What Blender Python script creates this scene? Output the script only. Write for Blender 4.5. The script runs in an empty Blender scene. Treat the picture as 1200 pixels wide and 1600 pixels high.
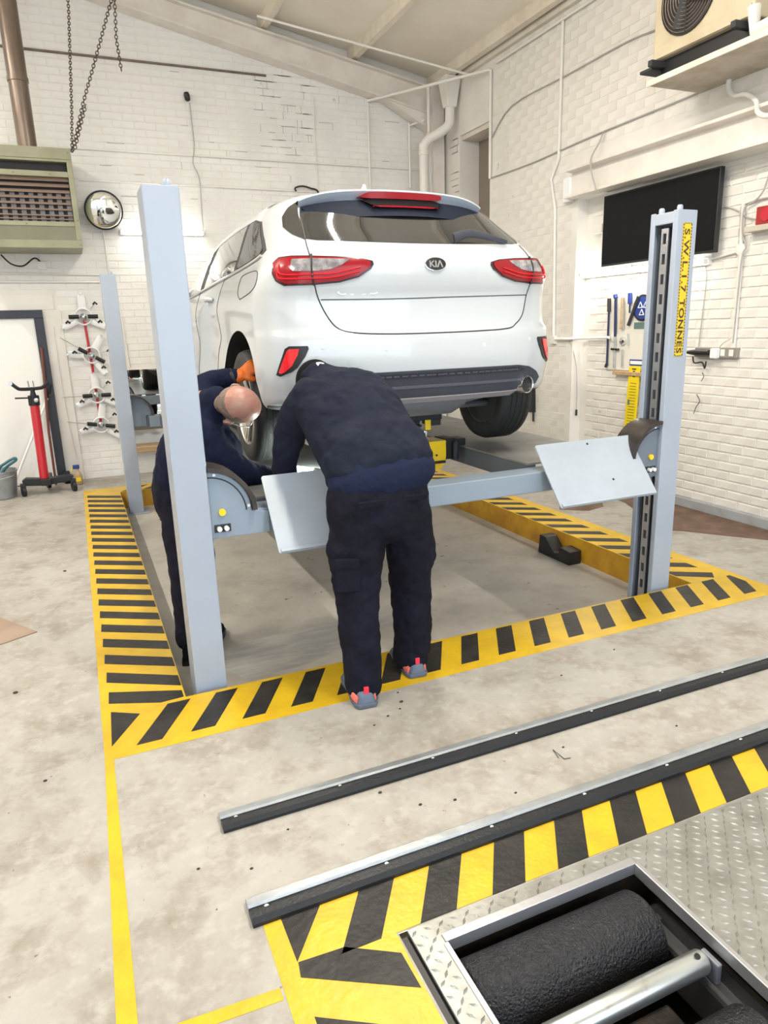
import bpy, bmesh, math, random
from mathutils import Vector, Matrix
random.seed(7)
SC = bpy.context.scene
COL = SC.collection

# ------------------------------------------------------------------ camera
cam = bpy.data.cameras.new('camera'); cam_o = bpy.data.objects.new('camera', cam); COL.objects.link(cam_o)
cam.sensor_fit = 'VERTICAL'; cam.sensor_height = 36.0; cam.lens = 24.525
cam.clip_start = .02; cam.clip_end = 200
cam_o.matrix_world = Matrix(((0.916135, 0.129170, -0.379489, 0), (-0.399720, 0.222701, -0.889173, 0), (-0.030342, 0.966292, 0.255656, 1.6), (0, 0, 0, 1)))
SC.camera = cam_o

# ------------------------------------------------------------------ sky, exposure
W = bpy.data.worlds.new('sky'); SC.world = W; W.use_nodes = True
bg = W.node_tree.nodes['Background']; bg.inputs[0].default_value = (.80, .90, 1.0, 1); bg.inputs[1].default_value = 4.0
SC.view_settings.view_transform = 'Standard'; SC.view_settings.look = 'None'
SC.view_settings.exposure = -0.13; SC.view_settings.gamma = 1; SC.view_settings.use_curve_mapping = False

# ------------------------------------------------------------------ materials
def mat(name, col, rough=.5, metal=0., col2=None, vs=6., vlo=.4, vhi=.65, bump=0., bs=60., coat=0., spec=.5,
        emit=None, es=0., trans=0., detail=4., stretch=None, spots=None, sps=30., spt=.72):
    m = bpy.data.materials.new(name); m.use_nodes = True
    nt = m.node_tree; b = nt.nodes['Principled BSDF']
    b.inputs['Base Color'].default_value = (*col, 1); b.inputs['Roughness'].default_value = rough
    b.inputs['Metallic'].default_value = metal; b.inputs['Coat Weight'].default_value = coat
    b.inputs['Specular IOR Level'].default_value = spec
    b.inputs['Coat Roughness'].default_value = .04
    if trans: b.inputs['Transmission Weight'].default_value = trans
    if emit: b.inputs['Emission Color'].default_value = (*emit, 1); b.inputs['Emission Strength'].default_value = es
    tc = nt.nodes.new('ShaderNodeTexCoord'); src = tc.outputs['Object']
    if stretch:
        mp = nt.nodes.new('ShaderNodeMapping'); mp.inputs['Scale'].default_value = stretch
        nt.links.new(src, mp.inputs[0]); src = mp.outputs[0]
    cur = None
    if col2:
        n = nt.nodes.new('ShaderNodeTexNoise'); n.inputs['Scale'].default_value = vs; n.inputs['Detail'].default_value = detail
        n.inputs['Roughness'].default_value = .6
        nt.links.new(src, n.inputs['Vector'])
        r = nt.nodes.new('ShaderNodeMapRange'); r.inputs[1].default_value = vlo; r.inputs[2].default_value = vhi
        nt.links.new(n.outputs['Fac'], r.inputs[0])
        mx = nt.nodes.new('ShaderNodeMix'); mx.data_type = 'RGBA'
        mx.inputs[6].default_value = (*col, 1); mx.inputs[7].default_value = (*col2, 1)
        nt.links.new(r.outputs[0], mx.inputs[0]); nt.links.new(mx.outputs[2], b.inputs['Base Color']); cur = mx
    if spots:
        n = nt.nodes.new('ShaderNodeTexNoise'); n.inputs['Scale'].default_value = sps; n.inputs['Detail'].default_value = 3
        nt.links.new(src, n.inputs['Vector'])
        r = nt.nodes.new('ShaderNodeMapRange'); r.inputs[1].default_value = spt; r.inputs[2].default_value = spt + .06
        nt.links.new(n.outputs['Fac'], r.inputs[0])
        mx = nt.nodes.new('ShaderNodeMix'); mx.data_type = 'RGBA'
        mx.inputs[6].default_value = (*col, 1); mx.inputs[7].default_value = (*spots, 1)
        if cur: nt.links.new(cur.outputs[2], mx.inputs[6])
        nt.links.new(r.outputs[0], mx.inputs[0]); nt.links.new(mx.outputs[2], b.inputs['Base Color'])
    if bump:
        n = nt.nodes.new('ShaderNodeTexNoise'); n.inputs['Scale'].default_value = bs; n.inputs['Detail'].default_value = 4
        nt.links.new(src, n.inputs['Vector'])
        bp = nt.nodes.new('ShaderNodeBump'); bp.inputs['Strength'].default_value = bump; bp.inputs['Distance'].default_value = .01
        nt.links.new(n.outputs['Fac'], bp.inputs['Height']); nt.links.new(bp.outputs[0], b.inputs['Normal'])
    return m

M = {}
M['brick'] = mat('white_painted_brick', (.80, .775, .73), .55, col2=(.72, .69, .64), vs=3, bump=.35, bs=35, spots=(.52, .47, .42), sps=9, spt=.70)
M['brick_cool'] = mat('white_painted_brick_back', (.82, .815, .80), .55, col2=(.74, .73, .72), vs=2.5, bump=.35, bs=35, spots=(.50, .45, .41), sps=7, spt=.70)
M['wallpaint'] = mat('white_wall_paint', (.80, .78, .74), .6, col2=(.73, .70, .66), vs=2)
M['cream'] = mat('cream_paint', (.74, .69, .60), .5, col2=(.64, .58, .49), vs=3)
M['ceil'] = mat('cream_roof_sheet', (.86, .81, .72), .7, col2=(.80, .74, .64), vs=1.2, bump=.1, bs=8)
M['purlin'] = mat('cream_steel', (.76, .70, .60), .5, col2=(.66, .58, .47), vs=5)
M['rafter'] = mat('pale_steel_paint', (.78, .74, .69), .45, col2=(.70, .65, .60), vs=4)
M['conduit'] = mat('white_conduit', (.80, .78, .74), .45)
M['conduit_grey'] = mat('grey_cable', (.42, .40, .38), .5)
M['black'] = mat('black_plastic', (.012, .012, .014), .4)
M['blackrub'] = mat('black_rubber', (.011, .012, .015), .42, spec=.4, bump=.2, bs=90)
M['tyre'] = mat('tyre_rubber', (.02, .02, .022), .6, bump=.15, bs=70)
M['concrete'] = mat('concrete_floor', (.60, .56, .50), .62, bump=.25, bs=25)
M['pitconc'] = mat('bay_concrete', (.52, .49, .44), .5, col2=(.33, .305, .275), vs=3.2, vlo=.45, vhi=.8, bump=.3, bs=20, spots=(.16, .14, .12), sps=14, spt=.70)
M['yellow'] = mat('yellow_floor_paint', (.64, .41, .012), .38, col2=(.55, .345, .012), vs=8, bump=.2, bs=40, spots=(.40, .31, .15), sps=28, spt=.73)
M['yellowkerb'] = mat('worn_yellow_kerb_paint', (.62, .34, .02), .45, col2=(.46, .22, .02), vs=5, bump=.25, bs=30)
M['blackpaint'] = mat('black_floor_paint', (.013, .012, .012), .45, spec=.35, col2=(.030, .027, .024), vs=6, bump=.25, bs=40, spots=(.36, .34, .30), sps=42, spt=.76)
M['lift'] = mat('pale_grey_lift_paint', (.37, .42, .51), .32, col2=(.345, .395, .475), vs=2, coat=.15)
M['liftdark'] = mat('blue_grey_lift_paint', (.15, .185, .24), .35, coat=.1)
M['liftbeam'] = mat('grey_blue_beam_paint', (.25, .31, .38), .38)
M['channel'] = mat('dark_channel_paint', (.085, .10, .125), .5)
M['flap'] = mat('light_grey_flap_paint', (.40, .45, .515), .4, col2=(.365, .41, .47), vs=4)
M['runway'] = mat('grey_runway_steel', (.24, .24, .235), .45, col2=(.17, .165, .155), vs=5, bump=.2, bs=60)
M['steel'] = mat('galvanised_steel', (.55, .58, .60), .35, .85, col2=(.44, .47, .50), vs=9, bump=.1, bs=40)
M['chrome'] = mat('chrome', (.8, .8, .82), .12, 1)
M['mirror'] = mat('mirror_glass', (.88, .90, .90), .015, 1)
M['diamond'] = mat('checker_plate_steel', (.40, .40, .38), .42, .75, col2=(.28, .275, .25), vs=7, bump=.1, bs=50)
M['alu'] = mat('bare_aluminium', (.52, .52, .54), .35, .8, bump=.08, bs=60)
M['drum'] = mat('gritty_roller', (.012, .012, .014), .30, .1, col2=(.024, .024, .03), vs=60, bump=1.0, bs=140, spots=(.25, .27, .32), sps=160, spt=.70)
M['zinc'] = mat('zinc_roller', (.62, .65, .64), .3, .9, col2=(.40, .36, .30), vs=20, vlo=.6, vhi=.8)
M['pit'] = mat('oily_pit', (.03, .028, .027), .5, col2=(.07, .05, .035), vs=9, bump=.3, bs=40)
M['white'] = mat('white_car_paint', (.56, .595, .625), .28, coat=.9)
M['seam'] = mat('seam_black', (.03, .03, .035), .6)
M['glass'] = mat('dark_tinted_glass', (.012, .013, .015), .03, 0, spec=.7, coat=.6)
M['sideglass'] = mat('side_glass', (.06, .055, .045), .03, 0, spec=.9, coat=1.)
M['spoiler'] = mat('spoiler_shaded_white', (.33, .38, .46), .35, coat=.5)  # shade of the white paint put into a blue-grey base colour
M['trimdark'] = mat('dark_bumper_plastic', (.045, .05, .068), .5, bump=.12, bs=150)
M['grille'] = mat('bumper_mesh_plastic', (.022, .025, .035), .45)
M['trimgrey'] = mat('grey_valance_plastic', (.30, .28, .30), .4)
M['redlens'] = mat('red_lens', (.30, .003, .010), .22, coat=.25, spec=.3)
M['redbright'] = mat('red_light_guide', (.62, .008, .016), .25, coat=.2, spec=.3)
M['clearlens'] = mat('clear_lens', (.26, .25, .28), .1, .5, coat=1., col2=(.58, .55, .58), vs=25)
M['redrefl'] = mat('red_reflector', (.85, .012, .02), .2, coat=.8)
M['lensdark'] = mat('dark_lens_rim', (.04, .003, .008), .25, coat=.3)
M['rim'] = mat('alloy_rim', (.45, .43, .40), .3, .8)
M['under'] = mat('car_underside', (.03, .03, .032), .7)
M['archdark'] = mat('arch_liner', (.012, .012, .012), .9)
M['axle'] = mat('axle_steel', (.20, .21, .24), .5, .4, bump=.2, bs=40)
M['jackyellow'] = mat('yellow_jack_paint', (.90, .62, .01), .35, coat=.3)
M['sweat'] = mat('navy_sweatshirt_cloth', (.011, .014, .026), .9, spec=.12, col2=(.016, .020, .034), vs=9, bump=.5, bs=30)
M['polo'] = mat('navy_polo_cloth', (.013, .018, .044), .9, spec=.12, bump=.4, bs=40)
M['trouser'] = mat('black_navy_trouser_cloth', (.0085, .0085, .0145), .85, spec=.12, col2=(.011, .011, .022), vs=8, bump=.6, bs=22)
M['sweat2'] = mat('dark_navy_jumper_cloth', (.008, .011, .029), .9, spec=.12, bump=.5, bs=30)
M['skin'] = mat('skin', (.43, .235, .175), .42, col2=(.40, .175, .14), vs=14, bump=.1, bs=60)
M['stubble'] = mat('grey_cropped_hair', (.15, .12, .105), .8, col2=(.26, .175, .14), vs=60, bump=.3, bs=200)
M['orange'] = mat('orange_glove', (.62, .13, .01), .55, bump=.4, bs=60)
M['coral'] = mat('coral_rubber', (.85, .20, .16), .5)
M['shoegrey'] = mat('blue_grey_shoe', (.11, .14, .20), .6, bump=.3, bs=90)
M['shoered'] = mat('red_tab', (.80, .03, .06), .5)
M['heater'] = mat('olive_grey_heater_paint', (.30, .30, .20), .42, col2=(.24, .24, .155), vs=4)
M['slat'] = mat('brown_louvre_steel', (.30, .22, .18), .4, .4)
M['heatin'] = mat('heater_inside', (.02, .02, .022), .7)
M['fins'] = mat('heater_fin_steel', (.15, .14, .145), .4, .6)
M['flue'] = mat('brown_flue_steel', (.20, .155, .125), .35, .5, stretch=(1, 1, .2), col2=(.14, .10, .08), vs=9)
M['chain'] = mat('rusty_chain', (.10, .07, .055), .55, .5)
M['red'] = mat('red_enamel', (.50, .015, .03), .25, coat=.5)
M['bucket'] = mat('galvanised_bucket', (.36, .38, .40), .4, .6, col2=(.28, .30, .32), vs=8)
M['teal'] = mat('teal_plastic', (.02, .13, .16), .4)
M['wood'] = mat('pale_wood', (.55, .38, .22), .6, stretch=(.3, 6, 6), col2=(.42, .27, .15), vs=5)
M['brownpole'] = mat('brown_pole', (.14, .045, .035), .4)
M['doorwhite'] = mat('white_door_paint', (.80, .80, .79), .4)
M['doorframe'] = mat('black_door_frame', (.022, .025, .04), .45)
M['tv'] = mat('tv_screen', (.005, .005, .006), .45, spec=.15)
M['acbeige'] = mat('beige_unit_paint', (.56, .48, .34), .45, col2=(.48, .40, .27), vs=3)
M['acgrill'] = mat('dark_fan_grille', (.022, .02, .019), .5)
M['shelf'] = mat('stained_shelf_board', (.55, .50, .42), .6, col2=(.38, .32, .24), vs=4)
M['board'] = mat('pale_tool_board', (.78, .75, .68), .5)
M['blue'] = mat('blue_tool', (.02, .05, .26), .35)
M['navy'] = mat('navy_steel', (.025, .035, .10), .4, .3)
M['bluelight'] = mat('pale_blue_sign', (.22, .50, .80), .5)
M['signwhite'] = mat('sign_white', (.85, .86, .88), .4)
M['rulery'] = mat('yellow_gauge_board', (.88, .68, .01), .45)
M['sticker'] = mat('yellow_sticker', (.80, .55, .02), .45)
M['ink'] = mat('brown_black_ink', (.055, .03, .01), .5)
M['baseboard'] = mat('grey_baseboard_paint', (.38, .40, .41), .5, col2=(.30, .31, .31), vs=5)
M['matbrown'] = mat('rusty_brown_stain', (.105, .062, .042), .7, col2=(.17, .105, .075), vs=7)
M['sheetbrown'] = mat('brown_sheet', (.34, .25, .19), .6, col2=(.27, .19, .14), vs=4)
M['tubelamp'] = mat('lit_fluorescent_tube', (1, 1, 1), .4, emit=(1, .96, .86), es=16)
M['lampbody'] = mat('lamp_batten_enamel', (.80, .79, .76), .4)
M['bottle'] = mat('amber_bottle_plastic', (.45, .33, .18), .25)
M['redbox'] = mat('red_box', (.35, .02, .02), .4)
M['greyconc'] = mat('greyish_concrete', (.42, .41, .40), .3, col2=(.55, .525, .48), vs=5, stretch=(1, 4, 1))  # greyer, smoother concrete colour for one floor patch
M['panelbrown'] = mat('dull_brown_panel', (.26, .22, .185), .6, col2=(.22, .185, .15), vs=2)
M['guard'] = mat('worn_brown_black_guard', (.024, .019, .017), .35, col2=(.05, .037, .03), vs=8)
M['jackblack'] = mat('dark_jack_rubber', (.018, .022, .032), .5, spec=.3)
M['sensor'] = mat('sensor_paint', (.66, .70, .74), .3, coat=.6)
M['trimgrey2'] = mat('insert_step_plastic', (.10, .10, .13), .45)
M['heater2'] = mat('olive_grey_panel', (.20, .205, .14), .5, col2=(.17, .17, .115), vs=3)
M['labelgreen'] = mat('grey_green_label', (.12, .20, .19), .5)
M['socketgrey'] = mat('grey_metal_box', (.36, .34, .31), .45, .4)
M['capblack'] = mat('black_cap_cloth', (.006, .006, .008), .85, spec=.1, bump=.3, bs=120)
M['shoesole'] = mat('grey_shoe_sole', (.09, .11, .15), .6)
M['tubecold'] = mat('lit_inspection_stick', (1, 1, 1), .4, emit=(.85, 1, .92), es=8)
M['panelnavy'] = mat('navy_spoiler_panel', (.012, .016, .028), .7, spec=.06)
M['jointdark'] = mat('open_mortar', (.40, .36, .33), .8, col2=(.55, .50, .47), vs=12)
M['mattblack'] = mat('matt_black_housing', (.010, .008, .010), .8, spec=.05)
M['tubeadded'] = mat('added_ceiling_tube', (1, 1, 1), .4, emit=(1, .95, .86), es=70)  # glow of the added ceiling lamps, strong for upward light
M['stone'] = mat('dark_grit', (.04, .03, .025), .8)

def concrete_nodes():
    m = M['concrete']; nt = m.node_tree; b = nt.nodes['Principled BSDF']
    tc = nt.nodes.new('ShaderNodeTexCoord')
    def noise(sc, det=5, ro=.6):
        n = nt.nodes.new('ShaderNodeTexNoise'); n.inputs['Scale'].default_value = sc; n.inputs['Detail'].default_value = det
        n.inputs['Roughness'].default_value = ro; nt.links.new(tc.outputs['Object'], n.inputs['Vector']); return n.outputs['Fac']
    def rng(s, a, c):
        r = nt.nodes.new('ShaderNodeMapRange'); r.inputs[1].default_value = a; r.inputs[2].default_value = c
        nt.links.new(s, r.inputs[0]); return r.outputs[0]
    def mix(f, a, c):
        x = nt.nodes.new('ShaderNodeMix'); x.data_type = 'RGBA'; nt.links.new(f, x.inputs[0])
        for i, v in ((6, a), (7, c)):
            if isinstance(v, tuple): x.inputs[i].default_value = (*v, 1)
            else: nt.links.new(v, x.inputs[i])
        return x.outputs[2]
    c = mix(rng(noise(1.1), .38, .62), (.395, .38, .353), (.325, .302, .27))
    c = mix(rng(noise(4.5, 6, .7), .47, .74), c, (.225, .19, .15))
    c = mix(rng(noise(16, 5), .5, .8), c, (.45, .43, .395))
    c = mix(rng(noise(38, 3), .70, .74), c, (.16, .125, .10))
    nt.links.new(c, b.inputs['Base Color'])
    r = rng(noise(3), .3, .7); rr = nt.nodes.new('ShaderNodeMapRange'); rr.inputs[3].default_value = .42; rr.inputs[4].default_value = .7
    nt.links.new(r, rr.inputs[0]); nt.links.new(rr.outputs[0], b.inputs['Roughness'])
concrete_nodes()

# ------------------------------------------------------------------ mesh helpers
def basis(d, hint=None):
    d = Vector(d).normalized()
    h = Vector(hint) if hint is not None else (Vector((0, 0, 1)) if abs(d.z) < .9 else Vector((1, 0, 0)))
    a = d.cross(h)
    if a.length < 1e-6: a = d.orthogonal()
    a.normalize(); return a, a.cross(d).normalized(), d      # side, up, dir

class MB:
    def __init__(s): s.v = []; s.f = []; s.m = []; s.mi = 0
    def add(s, vs, fs):
        o = len(s.v); s.v += [tuple(p) for p in vs]; s.f += [tuple(i + o for i in q) for q in fs]; s.m += [s.mi] * len(fs); return s
    def box(s, x0, x1, y0, y1, z0, z1):
        return s.add([(x0, y0, z0), (x1, y0, z0), (x1, y1, z0), (x0, y1, z0), (x0, y0, z1), (x1, y0, z1), (x1, y1, z1), (x0, y1, z1)],
                     [(0, 3, 2, 1), (4, 5, 6, 7), (0, 1, 5, 4), (1, 2, 6, 5), (2, 3, 7, 6), (3, 0, 4, 7)])
    def obox(s, c, ax, ay, az, hx, hy, hz):
        c = Vector(c); ax, ay, az = Vector(ax) * hx, Vector(ay) * hy, Vector(az) * hz
        P = [c + i * ax + j * ay + k * az for k in (-1, 1) for j in (-1, 1) for i in (-1, 1)]
        return s.add(P, [(0, 2, 3, 1), (4, 5, 7, 6), (0, 1, 5, 4), (1, 3, 7, 5), (3, 2, 6, 7), (2, 0, 4, 6)])
    def prism(s, poly, axis, a, b):
        """polygon (2-D, ccw) extruded between a and b along 'x' (y,z) / 'y' (x,z) / 'z' (x,y)"""
        fn = {'x': lambda p, t: (t, p[0], p[1]), 'y': lambda p, t: (p[0], t, p[1]), 'z': lambda p, t: (p[0], p[1], t)}[axis]
        n = len(poly); vs = [fn(p, a) for p in poly] + [fn(p, b) for p in poly]
        fs = [tuple(range(n)), tuple(range(2 * n - 1, n - 1, -1))] + [(i, i + n, (i + 1) % n + n, (i + 1) % n) for i in range(n)]
        return s.add(vs, fs)
    def loft(s, rings, cap=True, closed=True):
        n = len(rings[0]); vs = [p for r in rings for p in r]; fs = []
        for k in range(len(rings) - 1):
            for i in range(n if closed else n - 1):
                j = (i + 1) % n; fs.append((k * n + i, k * n + j, (k + 1) * n + j, (k + 1) * n + i))
        if cap: fs += [tuple(range(n - 1, -1, -1)), tuple((len(rings) - 1) * n + i for i in range(n))]
        return s.add(vs, fs)
    def tube(s, path, r, n=8, cap=True, hint=None):
        path = [Vector(p) for p in path]; rings = []; a = None
        for i, p in enumerate(path):
            d = (path[min(i + 1, len(path) - 1)] - path[max(i - 1, 0)])
            if d.length < 1e-9: d = Vector((0, 0, 1))
            d.normalize()
            if a is None: a, b, _ = basis(d, hint)
            else:
                a = (a - d * a.dot(d)); a = a.normalized() if a.length > 1e-6 else basis(d)[0]; b = a.cross(d)
            rr = r[i] if isinstance(r, list) else r
            ra, rb = rr if isinstance(rr, (list, tuple)) else (rr, rr)
            rings.append([p + a * ra * math.cos(2 * math.pi * k / n) + b * rb * math.sin(2 * math.pi * k / n) for k in range(n)])
        return s.loft(rings, cap)
    def lathe(s, prof, c, d=(0, 0, 1), n=24, cap=True, hint=None):
        a, b, d = basis(d, hint); c = Vector(c)
        return s.loft([[c + d * h + (a * math.cos(2 * math.pi * k / n) + b * math.sin(2 * math.pi * k / n)) * r for k in range(n)] for r, h in prof], cap)
    def ell(s, c, rx, ry, rz, ax=(1, 0, 0), ay=(0, 1, 0), az=(0, 0, 1), n=16, k=10):
        c = Vector(c); ax, ay, az = Vector(ax), Vector(ay), Vector(az); rings = []
        for i in range(k + 1):
            t = -math.pi / 2 + math.pi * i / k; t = max(-1.53, min(1.53, t))
            rings.append([c + ax * rx * math.cos(t) * math.cos(2 * math.pi * j / n) + ay * ry * math.cos(t) * math.sin(2 * math.pi * j / n) + az * rz * math.sin(t) for j in range(n)])
        return s.loft(rings)
    def build(s, name, m, parent=None, smooth=False, bevel=0., ang=40, seg=2):
        me = bpy.data.meshes.new(name); me.from_pydata(s.v, [], s.f)
        ms = m if isinstance(m, (list, tuple)) else [m]
        for x in ms: me.materials.append(M[x] if isinstance(x, str) else x)
        if len(ms) > 1: me.polygons.foreach_set('material_index', s.m)
        bm = bmesh.new(); bm.from_mesh(me); bmesh.ops.recalc_face_normals(bm, faces=bm.faces); bm.to_mesh(me); bm.free()
        if smooth:
            me.polygons.foreach_set('use_smooth', [True] * len(me.polygons)); me.set_sharp_from_angle(angle=math.radians(ang))
        o = bpy.data.objects.new(name, me); COL.objects.link(o)
        if bevel:
            bv = o.modifiers.new('bevel', 'BEVEL'); bv.width = bevel; bv.segments = seg; bv.limit_method = 'ANGLE'; bv.angle_limit = math.radians(35)
        return par(o, parent)

def world(o):
    w = Matrix.Translation(o.location)
    return w if o.parent is None else world(o.parent) @ o.matrix_parent_inverse @ w
def par(o, p):
    if p is not None:
        o.parent = p; o.matrix_parent_inverse = world(p).inverted()
    return o
def tag(o, label=None, cat=None, group=None, kind=None):
    if label: o['label'] = label
    if cat: o['category'] = cat
    if group: o['group'] = group
    if kind: o['kind'] = kind
    return o
def thing(name, label, cat, loc=(0, 0, 0), group=None, kind=None):
    o = bpy.data.objects.new(name, None); o.empty_display_size = .1; COL.objects.link(o); o.location = loc
    return tag(o, label, cat, group, kind)
def freeze(o, drop=True):
    dg = bpy.context.evaluated_depsgraph_get(); me = bpy.data.meshes.new_from_object(o.evaluated_get(dg))
    o.modifiers.clear(); old = o.data; o.data = me; return o
def text_mesh(name, body, m, parent, origin, ax, ay, size, extrude=.001, align='LEFT', sx=1., spacing=1., bold=0.):
    cu = bpy.data.curves.new(name, 'FONT'); cu.body = body; cu.size = size; cu.extrude = extrude; cu.align_x = align; cu.space_character = spacing; cu.offset = bold
    cu.resolution_u = 3
    t = bpy.data.objects.new(name, cu); COL.objects.link(t)
    dg = bpy.context.evaluated_depsgraph_get(); me = bpy.data.meshes.new_from_object(t.evaluated_get(dg))
    bpy.data.objects.remove(t)
    ax = Vector(ax).normalized(); ay = Vector(ay).normalized(); az = ax.cross(ay); o0 = Vector(origin)
    for v in me.vertices:
        c = v.co.copy(); v.co = o0 + ax * c.x * sx + ay * c.y + az * c.z
    me.materials.clear(); me.materials.append(M[m])
    o = bpy.data.objects.new(name, me); COL.objects.link(o); return par(o, parent)
def smooth_path(pts, k=6):
    P = [Vector(p) for p in pts]; out = []
    for i in range(len(P) - 1):
        a, b, c, d = P[max(0, i - 1)], P[i], P[i + 1], P[min(len(P) - 1, i + 2)]
        for j in range(k):
            t = j / k
            out.append(.5 * (2 * b + (c - a) * t + (2 * a - 5 * b + 4 * c - d) * t * t + (3 * b - a - 3 * c + d) * t ** 3))
    return out + [P[-1]]
def cable(name, pts, r, m, label=None, cat='cable', parent=None, k=6, group=None):
    o = MB().tube(smooth_path(pts, k) if k > 1 else pts, r, 8).build(name, m, parent, True, ang=80)
    if label: tag(o, label, cat, group)
    return o

# ================================================================== THE SETTING
def struct(o): o['kind'] = 'structure'; return o
FX0, FX1, FY0, FY1 = -5.2, 4.95, -12., 8.9
BAY = (.27, 3.35, 3.0, 7.72); BD = -.18           # sunken lift bay
PIT = (.61, 2.75, .15, 1.42)                      # tester plate
def floor_mesh():
    mb = MB(); xs = sorted({FX0, BAY[0], BAY[1], PIT[0], PIT[1], FX1}); ys = sorted({FY0, BAY[2], BAY[3], PIT[2], PIT[3], FY1})
    def hole(x, y): return any(h[0] < x < h[1] and h[2] < y < h[3] for h in (BAY, PIT))
    idx = {}
    for i in range(len(xs)):
        for j in range(len(ys)): idx[i, j] = len(mb.v); mb.v.append((xs[i], ys[j], 0.))
    for i in range(len(xs) - 1):
        for j in range(len(ys) - 1):
            if not hole((xs[i] + xs[i + 1]) / 2, (ys[j] + ys[j + 1]) / 2):
                mb.f.append((idx[i, j], idx[i + 1, j], idx[i + 1, j + 1], idx[i, j + 1])); mb.m.append(0)
    return mb
floor = struct(floor_mesh().build('floor', 'concrete'))
b = MB(); x0, x1, y0, y1 = BAY
b.add([(x0, y0, BD), (x1, y0, BD), (x1, y1, BD), (x0, y1, BD), (x0, y0, 0), (x0, y1, 0), (x1, y0, 0)], [(0, 1, 2, 3), (0, 3, 5, 4), (0, 4, 6, 1)])
struct(b.build('sunken_bay_floor', 'pitconc', floor))
struct(MB().box(x1, x1 + .03, y0, y1 + .03, BD - .01, -.001).build('kerb_face', 'yellowkerb', floor))
struct(MB().box(x0, x1, y1, y1 + .03, BD - .01, -.001).build('kerb_face', 'yellowkerb', floor))

# painted hazard bands: yellow slab, black stripes lying in it
def slab(name, poly, m, parent, z=.0015, t=.003):
    return struct(MB().prism(poly, 'z', z - t, z).build(name, m, parent))
def clip(poly, x0=None, x1=None):
    def cut(P, f, inter):
        out = []
        for i in range(len(P)):
            a, c = P[i - 1], P[i]
            if f(a) != f(c): out.append(inter(a, c))
            if f(c): out.append(c)
        return out
    for lim, sgn in ((x0, 1), (x1, -1)):
        if lim is None or not poly: continue
        poly = cut(poly, lambda p: sgn * (p[0] - lim) >= 0, lambda a, c: (lim, a[1] + (c[1] - a[1]) * (lim - a[0]) / (c[0] - a[0])))
    return poly
band = slab('hazard_band', [(-.09, 2.63), (3.72, 2.655), (3.72, 3.0), (.25, 3.0), (-.09, 3.0)], 'yellow', floor)
for k in range(17):
    lx = .032 + .2155 * k; e = .0022 * k
    P = clip([(lx, 2.692 + e), (lx + .1, 2.692 + e), (lx + .255, 2.972 + e * .6), (lx + .155, 2.972 + e * .6)], None, 3.665)
    slab('stripe', P, 'blackpaint', band, .0025)
slab('stripe', [(-.06, 2.726), (.066, 2.94), (-.05, 3.012)], 'blackpaint', band, .0025)
band = slab('hazard_band', [(-.09, 3.0), (.27, 3.0), (.27, 7.72), (.27, 8.02), (-.085, 8.02)], 'yellow', floor)
for k in range(22):
    y = 3.148 + .2155 * k
    slab('stripe', [(-.055, y - .055), (.266, y - .055 - .19), (.266, y + .055 - .19), (-.05, y + .055)] if y - .245 > 3.0 else
         [(-.055, y - .055), (.16, y - .15), (.262, 3.005), (.262, 3.07), (-.05, y + .055)], 'blackpaint', band, .0025)
band = slab('hazard_band', [(.27, 7.72), (3.35, 7.72), (3.35, 8.02), (.27, 8.02)], 'yellow', floor)
for k in range(13):
    lx = .28 + .2155 * k; slab('stripe', [(lx, 7.74), (lx + .1, 7.74), (lx + .3, 7.97), (lx + .2, 7.97)], 'blackpaint', band, .0025)
band = slab('hazard_band', [(3.35, 3.0), (3.72, 3.0), (3.69, 8.02), (3.35, 8.02)], 'yellow', floor)
for k in range(21):
    y = 3.19 + .2155 * k
    slab('stripe', [(3.36, y - .05), (3.61, y - .21) if k else (3.55, 3.01), (3.61, y - .11), (3.36, y + .05)], 'blackpaint', band, .0025)
slab('lane_line', [(-.118, 1.2), (-.066, 1.2), (-.057, 2.63), (-.09, 2.63)], 'yellow', floor)
slab('lane_line', [(-.13, -1.5), (-.075, -1.5), (-.066, 1.2), (-.118, 1.2)], 'yellow', floor)
slab('lane_line', [(-.07, 1.418), (-.07, 1.382), (.272, 1.364), (.272, 1.40)], 'yellow', floor)
band = slab('hazard_band', [(.275, .4), (.33, .4), (.595, .4), (.605, 1.425), (2.75, 1.425), (2.75, 1.605), (.28, 1.605)], 'yellow', floor)
slab('stripe', [(.333, 1.452), (.446, 1.604), (.331, 1.604)], 'blackpaint', band, .0025)
slab('stripe', [(.328, 1.405), (.594, 1.249), (.591, 1.361), (.462, 1.442), (.335, 1.45)], 'blackpaint', band, .0025)
slab('stripe', [(.327, 1.289), (.327, 1.17), (.594, 1.01), (.594, 1.125)], 'blackpaint', band, .0025)
for k in range(10):
    x = .565 + .2325 * k
    P = clip([(x - .118, 1.425), (x - .004, 1.425), (x + .114, 1.604), (x, 1.604)], None, 2.745)
    slab('stripe', P, 'blackpaint', band, .0025)
slab('greyish_floor_patch', [(.50, 3.62), (.62, 3.38), (.95, 3.40), (1.35, 3.55), (1.75, 3.72), (1.6, 3.92), (1.1, 3.86), (.7, 3.86)], 'greyconc', floor, BD + .001, .002)  # irregular greyish patch set on the bay floor
slab('rust_stain', [(4.05, 3.95), (4.16, 3.86), (4.35, 3.6), (4.74, 3.1), (4.74, 4.4), (4.74, 5.4), (4.5, 5.4), (4.40, 4.75)], 'matbrown', floor, .0015)
slab('rust_stain', [(3.75, 4.85), (3.95, 4.7), (4.15, 4.75), (4.3, 4.95), (4.1, 5.15), (3.9, 5.05)], 'matbrown', floor, .0015)

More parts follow.
